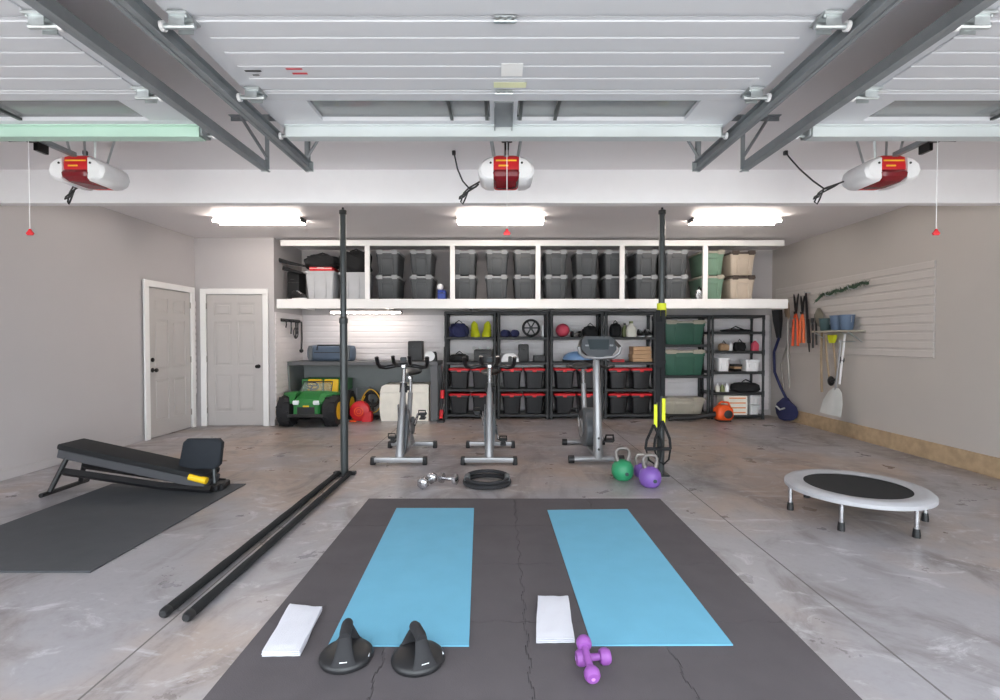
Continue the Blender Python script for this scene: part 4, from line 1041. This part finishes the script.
kettle(650, 488.5, 'violet vinyl kettlebell with grey handle below the hanging straps', M_violet, .100)
# spare grey kettlebell handle behind the violet one
b = fl(641, 477)
r = thing('kettlebell', 'smaller dark violet kettlebell with grey handle behind the larger violet one', 'kettlebell', (b.x, b.y, 0))
rr = .075
g = G(); g.lathe([(rr*.55, 0), (rr*.9, rr*.3), (rr, rr*.9), (rr*.75, rr*1.6), (0, rr*1.85)], seg=24); g.build('bell', M_violet, r, 60)
g = G(); g.tube([(-rr*.5, 0, rr*1.4), (-rr*.75, 0, rr*2.4), (-rr*.5, 0, rr*2.95), (rr*.5, 0, rr*2.95), (rr*.75, 0, rr*2.4), (rr*.5, 0, rr*1.4)], .015, 10); g.build('handle', M_steel, r, 60)

# silver dumbbells and ring near the mat
b = fl(427, 487); dumbbell('dumbbell', 'chrome hexagonal dumbbell lying end-on beside the black ring', (b.x, b.y+.03, .052), .24, .055, .018, M_chrome, M_chrome, RZ(1.25), True)
b = fl(447, 485); dumbbell('dumbbell', 'chrome hexagonal dumbbell lying across, close to the black ring', (b.x+.01, b.y+.04, .050), .19, .052, .017, M_chrome, M_chrome, RZ(-.35), True)
b = fl(487, 485)
r = thing('exercise_ring', 'flat black exercise ring lying on the concrete in front of the second spin bike', 'exercise ring', (b.x, b.y+.03, 0))
g = G(); g.tor((0,0,.026), .205, .022, seg=40, rs=10); g.tor((.0,.0,.066), .195, .018, RX(.03), seg=40, rs=10); g.build('hoop', M_rubber, r, 60)
for s_ in (-1, 1):
    g = G(); g.box((s_*.185, 0, .045), (.05, .13, .085), bev=.015, seg=2, rot=RZ(.0)); g.build('pad', M_dgrey, r)

# ---------------------------------------------------------------- foam floor, yoga mats, towels
r = thing('foam_floor_mat', 'large charcoal interlocking foam mat under the blue yoga mats', 'floor mat', (0,0,0))
TS = .61; mx0, my1 = -1.10, 4.165; TH_ = .012
def edge_pts(p0, p1, seed, flatn=False, gap=.0):
    d = (p1-p0); L = d.length; u = d/L; n = Vector((-u.y, u.x, 0))
    if flatn: return [p0, p1]
    pts = [p0]; m = 7
    for k in range(m):
        a = (k+.28)/m; b_ = (k+.72)/m; s_ = 1 if k % 2 else -1; h = .009*s_
        pts += [p0+u*(a*L), p0+u*((a-.025)*L)+n*h, p0+u*((b_+.025)*L)+n*h, p0+u*(b_*L)]
    pts.append(p1); return pts
nx, ny = 4, 6
g = G()
def shared(i, j, hor):
    if hor: return Vector((mx0+i*TS, my1-j*TS, 0)), Vector((mx0+(i+1)*TS, my1-j*TS, 0))
    return Vector((mx0+i*TS, my1-j*TS, 0)), Vector((mx0+i*TS, my1-(j+1)*TS, 0))
for i in range(nx):
    for j in range(ny):
        top = edge_pts(*shared(i, j, True), 0, j == 0)
        rgt = edge_pts(*shared(i+1, j, False), 0, i == nx-1)
        bot = list(reversed(edge_pts(*shared(i, j+1, True), 0, j == ny-1)))
        lft = list(reversed(edge_pts(*shared(i, j, False), 0, i == 0)))
        poly = top[:-1]+rgt[:-1]+bot[:-1]+lft[:-1]
        c_ = Vector((mx0+(i+.5)*TS, my1-(j+.5)*TS, 0))
        # pull the outline in by a hair so the seams show
        poly = [c_+(p-c_)*(1-.0038) for p in poly]
        poly.reverse()
        dz_ = 0.0
        vb = [g.b.verts.new(p+Vector((0,0,.001))) for p in poly]; vt = [g.b.verts.new(p+Vector((0,0,TH_+dz_))) for p in poly]
        g.b.faces.new(vt); n_ = len(poly)
        for q in range(n_): g.b.faces.new((vb[q], vb[(q+1) % n_], vt[(q+1) % n_], vt[q]))
g.build('tile', M_foam, r, 0)
G().box((mx0+nx*TS/2, my1-ny*TS/2, .002), (nx*TS-.03, ny*TS-.03, .003)).build('underside', M_foamd, r, 0)

def yoga(px, label):
    P = [fl(x, y, TH_+.006) for x, y in px]
    g = G(); n_ = 12; bot = []; 
    def quad(t, u): return (P[0].lerp(P[1], u)).lerp(P[3].lerp(P[2], u), t)
    rings = []
    for i in range(n_+1):
        t = i/n_
        a, b_ = quad(t, 0), quad(t, 1); 
        rings.append([Vector((a.x, a.y, TH_+.0006)), Vector((b_.x, b_.y, TH_+.0006)), Vector((b_.x, b_.y, TH_+.0062)), Vector((a.x, a.y, TH_+.0062))])
    o = g.rings(rings).build('yoga_mat', M_yoga, None, 0); return tag(o, label, 'yoga mat')
yoga([(396.5, 508), (474, 508), (469, 645.5), (328, 645.5)], 'sky blue yoga mat with the black push-up stands at its end')
yoga([(547.5, 510), (627.5, 509), (733, 644.5), (592, 645)], 'sky blue yoga mat ending by the purple dumbbells')

def towel(px, label, seed):
    rnd = random.Random(seed); top = TH_+.026
    P = [fl(x, y, top) for x, y in px]
    r = thing('folded_towel', label, 'towel', (0,0,0))
    for lay in range(3):
        z0 = TH_+.001+lay*.0085; g = G(); nu, nv = 14, 22
        def pt(u, v, e):
            p = (P[0].lerp(P[1], u)).lerp(P[3].lerp(P[2], u), v)
            k = .0014*math.sin(9*v+seed+lay)+.001*math.sin(17*u+3*v+lay*2)
            side = -1 if u < .5 else 1
            c_ = Vector(((P[0]+P[1]+P[2]+P[3])/4)); ex = (p-c_); ex.z = 0
            p = c_+ex*(1-e)+Vector((k if abs(u-.5) > .3 else 0, k*.8, 0)); return p
        top_, bot_ = [], []
        for i in range(nv+1):
            rt, rb = [], []
            for j in range(nu+1):
                u, v = j/nu, i/nv
                edge = min(u, 1-u)*nu; ev = min(v, 1-v)*nv
                rd = (0 if min(edge, ev) >= 1 else 1)
                p = pt(u, v, 0)
                wob = .0010*math.sin(13*u+7*v+lay)+.0008*math.sin(21*v+5*u)
                sag = 0
                if v < .12: sag = -.002*math.sin(PI*u)
                rt.append(g.b.verts.new((p.x, p.y, z0+.0080-.003*rd+wob+sag if lay == 2 else z0+.0080-.003*rd)))
                rb.append(g.b.verts.new((p.x, p.y, z0+.003*rd*.6)))
            top_.append(rt); bot_.append(rb)
        for i in range(nv):
            for j in range(nu):
                g.b.faces.new((top_[i][j], top_[i+1][j], top_[i+1][j+1], top_[i][j+1])); g.b.faces.new((bot_[i][j], bot_[i][j+1], bot_[i+1][j+1], bot_[i+1][j]))
        for i in range(nv):
            g.b.faces.new((top_[i][0], bot_[i][0], bot_[i+1][0], top_[i+1][0])); g.b.faces.new((top_[i+1][nu], bot_[i+1][nu], bot_[i][nu], top_[i][nu]))
        for j in range(nu):
            g.b.faces.new((top_[0][j+1], bot_[0][j+1], bot_[0][j], top_[0][j])); g.b.faces.new((top_[nv][j], bot_[nv][j], bot_[nv][j+1], top_[nv][j+1]))
        g.build('towel_fold', M_towel, r, 60)
    return r
towel([(290, 603), (322, 606), (300, 650.5), (262, 651)], 'white folded towel lying askew beside the push-up stands', 1)
towel([(538, 595), (568, 595), (574.5, 637.5), (536, 638)], 'white folded towel lying straight beside the purple dumbbells', 4)

# ---------------------------------------------------------------- push-up stands
def pushup(px, py, rz, label):
    c = fl(px, py, TH_)
    r = thing('push_up_stand', label, 'push-up stand', (c.x, c.y, TH_+.0005), rz, 'push-up stands')
    g = G(); g.lathe([(.088, 0), (.106, .004), (.110, .014), (.108, .024), (.098, .034), (.070, .044), (.0, .050)], seg=48); g.build('base', M_blk, r, 35)
    # arched handle running along local y
    g = G()
    for s_ in (-1, 1):
        out = []
        for t in [k/10 for k in range(11)]:
            z = .030+.089*t; y = s_*(.088-.050*t**1.5) ; w_ = .060-.034*t**.55; th = .016-.001*t
            out.append([Vector((w_*math.cos(a)*.92, y+th*math.sin(a), z)) for a in [2*PI*k/14 for k in range(14)]])
        g.rings(out)
    g.tube([(0, -.052, .120), (0, -.03, .126), (0, .03, .126), (0, .052, .120)], [.022, .0235, .0235, .022], 14); g.build('grip', M_rubber, r, 50)
    for s_ in (-1, 1):
        g = G(); g.box((0, s_*.098, .046), (.030, .003, .007), rot=RX(s_*-.6), bev=.001); g.build('logo', M_wht, r, 0)
    g = G(); g.box((.098*math.cos(.3), -.098*math.sin(.3)*0-.03, .030), (.003, .03, .006), rot=RY(.6)); g.build('logo', M_wht, r, 0)
    return r
pushup(346.5, 659, .17, 'black round push-up stand, the one nearer the askew towel')
pushup(418, 661.5, .46, 'black round push-up stand, the one farther from the askew towel')

# purple dumbbells
def rdumb(c, L, rh, rg, M, label):
    r = thing('dumbbell', label, 'dumbbell', c)
    for s_ in (-1, 1):
        g = G(); x0 = s_*(L/2-.021)
        g.lathe([(.012, -.022), (rh*.78, -.021), (rh, -.010), (rh, .010), (rh*.78, .021), (rh*.3, .023), (0, .023)], M=M @ TR(x0, 0, 0) @ RY(PI/2), seg=8 if False else 24); h = g.build('weight_head', M_purple, r, 40)
        g = G(); g.lathe([(rh*.25, .0), (rh*.25, .0015), (0, .0015)], M=M @ TR(s_*(L/2+.0022), 0, 0) @ RY(PI/2*s_), seg=18); g.build('weight_mark', mat('pale marking', (196, 140, 214), .5), h)
    g = G(); g.tube([M @ Vector((-L/2+.03, 0, 0)), M @ Vector((0, 0, 0)), M @ Vector((L/2-.03, 0, 0))], [rg*.95, rg*1.1, rg*.95], 14); g.build('grip', M_purple, r, 60)
    return r
c = fl(594, 668, TH_); rdumb((c.x, c.y+.02, TH_+.032), .140, .032, .0135, RZ(.10), 'purple dumbbell lying flat across beneath the other one')
c = fl(586.5, 670, TH_); rdumb((c.x+.002, c.y-.018, TH_+.060), .185, .031, .0135, RZ(PI/2+.06) @ RY(-.26), 'purple dumbbell propped on top of the other, pointing lengthwise')

# ---------------------------------------------------------------- sit-up bench on its own mat
m0, m1 = fl(244, 484.5), fl(150, 541)
mX = (m0.x+m1.x)/2
o = G().box((mX-.62, (m0.y+2.85)/2, .005), (1.24, m0.y-2.85, .010), bev=.003).build('gym_mat', M_gymmat, None, 0); tag(o, 'dark gym mat on the concrete beneath the sit-up bench', 'mat')
r = thing('sit_up_bench', 'low black inclined sit-up bench with a square pad standing on the dark mat', 'exercise bench', (0,0,0))
YbB = 4.42
P = lambda px, py, Y=YbB: at(px, py, Y)
zf = .010
e0 = P(221, 487); e0.z = zf+.035
g = G(); g.box((e0.x-.14, YbB, zf+.03), (.34, .07, .06), bev=.012); g.box((e0.x-.03, YbB+.03, zf+.03), (.08, .22, .055), bev=.01); g.build('rear_foot', M_blk, r)
s0 = Vector((e0.x-.10, YbB, .10)); s1 = Vector((e0.x-1.35, YbB, .37))
g = G()
for dy in (-.11, .11): g.tube([Vector((e0.x-.02, YbB+dy, zf+.035)), Vector((e0.x-.45, YbB+dy, .075)), Vector((e0.x-1.30, YbB+dy, .20))], .034, 4)
g.build('base_rail', M_blk, r, 0)
d = (s1-s0).normalized(); up = Vector((-d.z, 0, d.x)) 
if up.z < 0: up = -up
mid = s0.lerp(s1, .55)
RR = RY(-math.atan2(s1.z-s0.z, s1.x-s0.x)+PI)
g = G(); g.box(mid-up*.01-d*.08, (1.30, .24, .075), rot=RR, bev=.006); g.build('frame_cover', mat('dark grey paint', (70,70,74), .5), r, 20)
mid = mid+up*.055
g = G(); g.box(mid-d*.07, (1.28, .28, .05), bev=.018, seg=2, rot=RR); g.build('back_pad', M_blackfab, r)
q = s0.lerp(s1, .02)+up*.03
g = G(); g.tube([q-d*.07+Vector((0,-.13,.005)), q+d*.08+Vector((0,-.13,0.01))], .030, 12); g.build('yellow_roller', M_jy, r)
g = G()
q0 = s0.lerp(s1, .93)
for dy in (-.16, .16): g.tube([q0+Vector((0, dy*.6, 0)), Vector((q0.x-.12, YbB+dy, zf+.02))], .02, 8)
g.tube([Vector((q0.x-.12, YbB-.24, zf+.02)), Vector((q0.x-.12, YbB+.24, zf+.02))], .02, 8); g.build('front_leg', M_blk, r)
pc = P(202.5, 453.5, YbB)
g = G(); g.tube([Vector((e0.x-.055, YbB, .06)), P(212, 468)+Vector((0, .03, 0)), P(213, 455)+Vector((0, .04, 0))], .018, 8); g.build('pad_post', M_gunm, r)
g = G(); pf = [Vector(v) for v in ((-.155, -.13, 0), (.13, -.13, 0), (.17, -.09, 0), (.185, .10, 0), (.15, .135, 0), (-.12, .135, 0), (-.155, .10, 0), (-.185, -.09, 0))]
F = TR(pc.x, pc.y-.01, pc.z) @ RX(PI/2-.08)
g.rings([[F @ Vector((v.x*k, v.y*k, z)) for v in pf] for z, k in ((-.03, .93), (-.022, 1), (.022, 1), (.03, .93))]); g.build('knee_pad', mat('dark slate vinyl', (36, 40, 46), .7, spec=.25), r, 30)

# ---------------------------------------------------------------- mini trampoline
r = thing('mini_trampoline', 'round mini trampoline with grey skirt standing by the tool wall side', 'trampoline', (2.72, 3.80, 0))
Rt, Zt = .455, .235
g = G(); out = []
for a_ in [2*PI*k/48 for k in range(48)]:
    ca, sa = math.cos(a_), math.sin(a_)
    out.append([Vector((ca*q, sa*q, Zt+z)) for q, z in ((Rt-.11, -.004), (Rt-.05, .006), (Rt, .004), (Rt+.022, -.014), (Rt+.022, -.04), (Rt+.012, -.045), (Rt+.008, -.018), (Rt-.01, -.008), (Rt-.10, -.012))])
g.rings(out, closed=True); g.build('skirt', mat('grey vinyl skirt', (176, 176, 180), .5), r, 50)
g = G(); g.lathe([(Rt-.085, Zt-.014), (Rt-.085, Zt-.009), (0, Zt-.012)], seg=48); g.build('jump_mat', M_blackfab, r)
g = G(); g.tor((0,0,Zt-.03), Rt-.005, .016, seg=48); g.build('rim', M_chrome, r, 60)
for k in range(6):
    a_ = R(164)+k*PI/3
    x, y = (Rt-.01)*math.cos(a_), (Rt-.01)*math.sin(a_)
    g = G(); g.tube([(x, y, .03), (x, y, Zt-.03)], .016, 12); l_ = g.build('leg', M_chrome, r)
    g = G(); g.lathe([(.024, 0), (.024, .02), (.020, .06), (0, .06)], c=(x, y, 0), seg=14); g.build('rubber_foot', M_blk, l_)

# ---------------------------------------------------------------- garden tools on the side wall
XT = XR-.07
def W_(px, py, off=0.0): return onx(px, py, XT-off)
def hook(p, r):
    g = G(); g.tube([(XR-.02, p.y, p.z+.01), (p.x-.02, p.y, p.z), (p.x-.03, p.y, p.z+.03)], .006, 6); g.build('hook', M_galv, r)
# navy electric snow shovel, hanging
r = thing('snow_thrower', 'navy electric snow thrower with curved shaft hanging beside the shelving', 'snow thrower', (0,0,0))
pts = [W_(779, 318), W_(780, 335), W_(774, 352), W_(774.5, 372), W_(781, 388), W_(786, 398)]
g = G(); g.tube(pts, .022, 10); g.build('curved_shaft', M_navy, r, 60)
g = G(); g.tube([W_(790, 328), W_(787, 345), W_(781, 365), W_(784, 390)], .014, 8); g.build('straight_shaft', M_steel, r, 60)
a, b = W_(777.5, 310), W_(779, 338)
g = G(); g.rings([[Vector((c_.x+dx*w_, c_.y+dy*w_, c_.z)) for dx, dy in ((-.35, -1), (.2, -1), (.2, 1), (-.35, 1))] for c_, w_ in ((a, .11), (a.lerp(b, .4), .10), (b, .05))]); g.build('deflector', M_blk, r, 30)
c_ = W_(787, 409)
g = G(); out = []
for z, w_, d_ in ((.17, .09, .05), (.09, .27, .08), (0, .31, .09), (-.10, .28, .09), (-.17, .20, .08)):
    out.append([Vector((c_.x-.02+d_*.6*math.cos(t), c_.y+w_*math.sin(t)*(1+.12*math.sin(3*t)), c_.z+z+.02*math.sin(2*t+z*9))) for t in [2*PI*k/18 for k in range(18)]])
g.rings(out); g.build('auger_housing', M_navy, r, 50)
g = G(); g.tube([c_+Vector((-.11, -.12, .03)), c_+Vector((-.12, 0, -.01)), c_+Vector((-.11, .12, .03))], .014, 6); g.build('white_marking', M_palegrey, r)
hook(W_(779, 316), r)
def blade_tool(name, label, cat, px, top, bl, hl, wbl, mb, mh, ty='spade', off=0, up=True):
    """a tool hung blade up (or down): top/bl/hl are pixel rows of the blade top, blade end, handle end"""
    r = thing(name, label, cat, (0,0,0))
    a, b = W_(px[0], top, off), W_(px[1], bl, off); c = W_(px[2], hl, off)
    L = (b-a)
    sec = {'spade': ((0, .25), (.12, .62), (.3, .95), (.6, 1.0), (.88, .85), (1.0, .25)), 'square': ((0, .98), (.1, 1), (.7, 1), (.9, .8), (1, .2)), 'fork': ((0, .2), (.5, .6), (1, .2))}[ty]
    g = G(); g.rings([[Vector((a.x+dx-.02*math.sin(PI*t), a.y+L.y*t+w_*wbl*sy, a.z+L.z*t)) for dx, sy in ((-.006, -1), (-.018, -.5), (-.022, 0), (-.018, .5), (-.006, 1), (0, 1), (-.008, .5), (-.014, 0), (-.008, -.5), (0, -1))] for t, w_ in sec])
    g.build('blade', mb, r, 50)
    g = G(); g.tube([b+Vector((-.01, 0, 0)), b.lerp(c, .5)+Vector((-.02, 0, 0)), c+Vector((-.01, 0, 0))], .016, 10); h_ = g.build('handle', mh, r)
    hook(b, r)
    return r, c
blade_tool('garden_spade', 'brown-bladed garden spade hung blade up beside the loft end', 'spade', (788, 788.5, 790), 302, 319, 388, .075, mat('rusty blade', (134, 112, 92), .6), M_steel, off=.12)
# loppers
def loppers(px, y0, y1, label, mh, spread=.05, off=0):
    r = thing('loppers', label, 'loppers', (0,0,0))
    a, b = W_(px, y0, off), W_(px, y1, off); z0, z1, y = a.z, b.z, a.y
    zp = z0-.36*(z0-z1)
    g = G(); 
    for s_ in (-1, 1): g.rings([[Vector((a.x+dx, y+s_*(o+dy), z)) for dx, dy in ((-.012, -w_), (-.012, w_), (.0, w_), (0, -w_))] for z, o, w_ in ((z0, spread*.9, .006), (z0-.06, spread*.7, .018), (zp, 0, .022))])
    g.lathe([(.024, 0), (.024, .03), (0, .03)], M=TR(a.x, y, zp) @ RY(-PI/2), seg=14); g.build('jaw', M_blk, r, 30)
    for s_ in (-1, 1):
        g = G(); g.tube([(a.x-.008, y, zp), (a.x-.01, y+s_*spread*.75, zp-.12), (a.x-.01, y+s_*spread, z1)], [.013, .017, .021], 10); g.build('handle', mh, r)
    hook(Vector((a.x, y, zp)), r)
    return r
loppers(796.5, 294, 346, 'orange-handled loppers hung beside the navy snow thrower', M_orange, .07)
loppers(803, 296, 343, 'black-jawed hedge shears with faded orange grips', M_orngrip, .05, .03)
r = thing('tree_saw', 'long black pruning saw hung beside the orange loppers', 'saw', (0,0,0))
a, b = W_(806, 293, .02), W_(809.5, 352, .02)
g = G(); g.rings([[p+Vector((dx, dy*w_, 0)) for dx, dy in ((-.008, -1), (-.008, 1), (.002, 1), (.002, -1))] for p, w_ in ((a, .02), (a.lerp(b, .6), .03), (b, .008))]); g.build('blade', M_blk, r, 0)
g = G(); g.tube([a.lerp(b, .45), a.lerp(b, .85)], .024, 10); g.build('handle', M_rubber, r); hook(a, r)
for k, (px, y0, y1) in enumerate(((812.5, 324, 348), (816, 320, 345))):
    r = thing('hand_tool', 'short black hand tool on the slatwall, %s the round spade' % ('away from', 'close to')[k], 'hand tool', (0,0,0), 0, 'short black hand tools')
    a, b = W_(px, y0), W_(px+.5, y1)
    g = G(); g.tube([a, b], .014, 8); g.build('handle', M_blk, r)
    g = G(); g.rings([[Vector((a.x+dx, a.y+dy*w_, a.z+z)) for dx, dy in ((-.01, -1), (-.01, 1), (.002, 1), (.002, -1))] for z, w_ in ((.0, .012), (.05, .03), (.09, .032))]); g.build('head', M_gunm, r, 0); hook(a, r)
rr_, c = blade_tool('round_spade', 'round-nosed spade hung blade up with pale shaft, beside the blue buckets', 'spade', (819, 822.5, 822.5), 308, 328, 392, .10, mat('weathered blade', (120, 116, 104), .55), M_wood)
r = thing('wall_shelf', 'small pale ledge of the tool rack holding the blue buckets', 'shelf', (0,0,0))
a, b = W_(823.5, 331), W_(862, 331)
G().box(((XR-.012+XR-.26)/2, (a.y+b.y)/2, a.z-.012), (.25, abs(a.y-b.y), .022), bev=.003).build('board', M_tanl, r)
g = G()
for yy in (a.y-.04, b.y+.06): g.tube([(XR-.015, yy, a.z-.16), (XR-.22, yy, a.z-.024)], .008, 6)
g.build('bracket', M_galv, r)
zsh = a.z+.0005
for k, (px, h, m_, lb) in enumerate(((826, .17, mat('teal bucket', (60, 84, 88), .5), 'dark teal bucket on the tool rack ledge'), (837, .20, M_bluegrey, 'blue grey watering bucket on the tool rack ledge'), (847, .20, M_bluegrey, 'blue grey bucket on the ledge below the garland end'))):
    c0 = onx(px, 325, XR-.14)
    r = thing('bucket', lb, 'bucket', (XR-.14, c0.y, zsh))
    g = G(); g.lathe([(.065, 0), (.07, .005), (.09, h), (.097, h), (.097, h+.008), (.085, h+.008), (.062, .012), (0, .012)], seg=24); g.build('pail', m_, r, 40)
    g = G(); g.tube([(0, -.09, h-.01), (0, -.085, h*.55), (-.03, 0, h*.35), (0, .085, h*.55), (0, .09, h-.01)], .004, 6); g.build('handle', M_galv, r)
# garland along the top
r = thing('garland', 'dark green fir garland laid along the top of the tool panel', 'garland', (0,0,0))
a, b = onx(821, 296, XR-.09), onx(868, 282, XR-.09); n_ = 26; rnd = random.Random(5)
P = [a.lerp(b, k/n_)+Vector((0, 0, .02*math.sin(k*.9))) for k in range(n_+1)]
P = [Vector((XR-.15, a.y+.03, a.z-.08))]+P
G().tube(P, .016, 6).build('vine', M_gar, r)
g = G()
for k in range(520):
    p = P[0].lerp(P[1], rnd.random()) if k < 30 else a.lerp(b, rnd.random())
    d_ = Vector((rnd.uniform(-1, .6), rnd.uniform(-1, 1), rnd.uniform(-.8, .9))).normalized()*rnd.uniform(.04, .075)
    q = p+d_
    if q.x > XR-.02: q.x = XR-.02
    s_ = d_.cross(Vector((.3, .2, 1))).normalized()*.004
    v = [g.b.verts.new(x) for x in (p-s_, p+s_, q, p+Vector((0, 0, .004)))]
    g.b.faces.new((v[0], v[1], v[2])); g.b.faces.new((v[1], v[3], v[2])); g.b.faces.new((v[3], v[0], v[2]))
o = g.build('needles', M_gar, r, 0)
g = G()
for t in (.2, .7):
    p = a.lerp(b, t); g.tube([(XR-.02, p.y, p.z-.03), (XR-.14, p.y, p.z-.03), (XR-.16, p.y, p.z+.01)], .007, 6)
g.build('hook', M_galv, r)
# string trimmer
r = thing('string_trimmer', 'string trimmer with black motor hanging below the blue buckets', 'trimmer', (0,0,0))
g = G(); g.tube([W_(825.5, 335, .07), W_(827, 360, .07), W_(830, 384, .07)], .014, 8); g.build('shaft', M_wood, r)
c_ = W_(831, 381, .07); g = G(); g.sph(c_, (.04, .055, .07), 16); g.tube([c_+Vector((-.02, -.04, 0)), c_+Vector((-.05, -.16, .03))], .02, 8); g.build('motor', M_blk, r, 60)
hook(W_(825.5, 337, .07), r)
r = thing('garden_broom', 'pale-shafted broom with a bright yellow collar under the ledge', 'broom', (0,0,0))
a, b = W_(832.5, 336, .02), W_(837, 380, .02)
G().tube([a, b], .013, 8).build('shaft', M_wood, r)
g = G(); g.rings([[Vector((a.x+dx, a.y+dy*w_, a.z+z)) for dx, dy in ((-.03, -1), (-.03, 1), (.02, 1), (.02, -1))] for z, w_ in ((-.10, .03), (-.03, .06), (.015, .07))]); g.build('collar', M_yel, r, 0)
hook(a, r)
r = thing('long_pole', 'white-shafted pole hanging beside the yellow collar broom', 'pole', (0,0,0))
a, b = W_(845, 334, .04), W_(839.5, 384, .04)
G().tube([a, a.lerp(b, .5), b], .014, 8).build('shaft', M_wht, r)
c_ = W_(841.5, 360, .03); G().sph(c_, (.035, .045, .05), 12).build('hand_grip', M_blk, r, 60); hook(a, r)
r = thing('snow_shovel', 'translucent white snow shovel hung blade down near the wall foot', 'shovel', (0,0,0))
a, b = W_(836, 388, .14), W_(831, 414, .14)
g = G(); out = []
for t, w_, dx in ((0, .05, 0), (.15, .13, -.01), (.5, .20, -.03), (1, .22, -.05)):
    p = a.lerp(b, t)
    out.append([Vector((p.x+dx+ox-.02*(1-abs(s_)), p.y+s_*w_*1.0-.05*t, p.z-abs(s_)*.0)) for s_, ox in ((-1, 0), (-.5, 0), (0, 0), (.5, 0), (1, 0), (1, .006), (.5, .006), (0, .006), (-.5, .006), (-1, .006))])
g.rings(out); g.build('blade', M_clear, r, 50)
g = G(); g.tube([W_(841, 340, .14), a+Vector((-.01, 0, -.05))], .013, 8); g.build('shaft', M_silver, r); hook(W_(841, 342, .14), r)
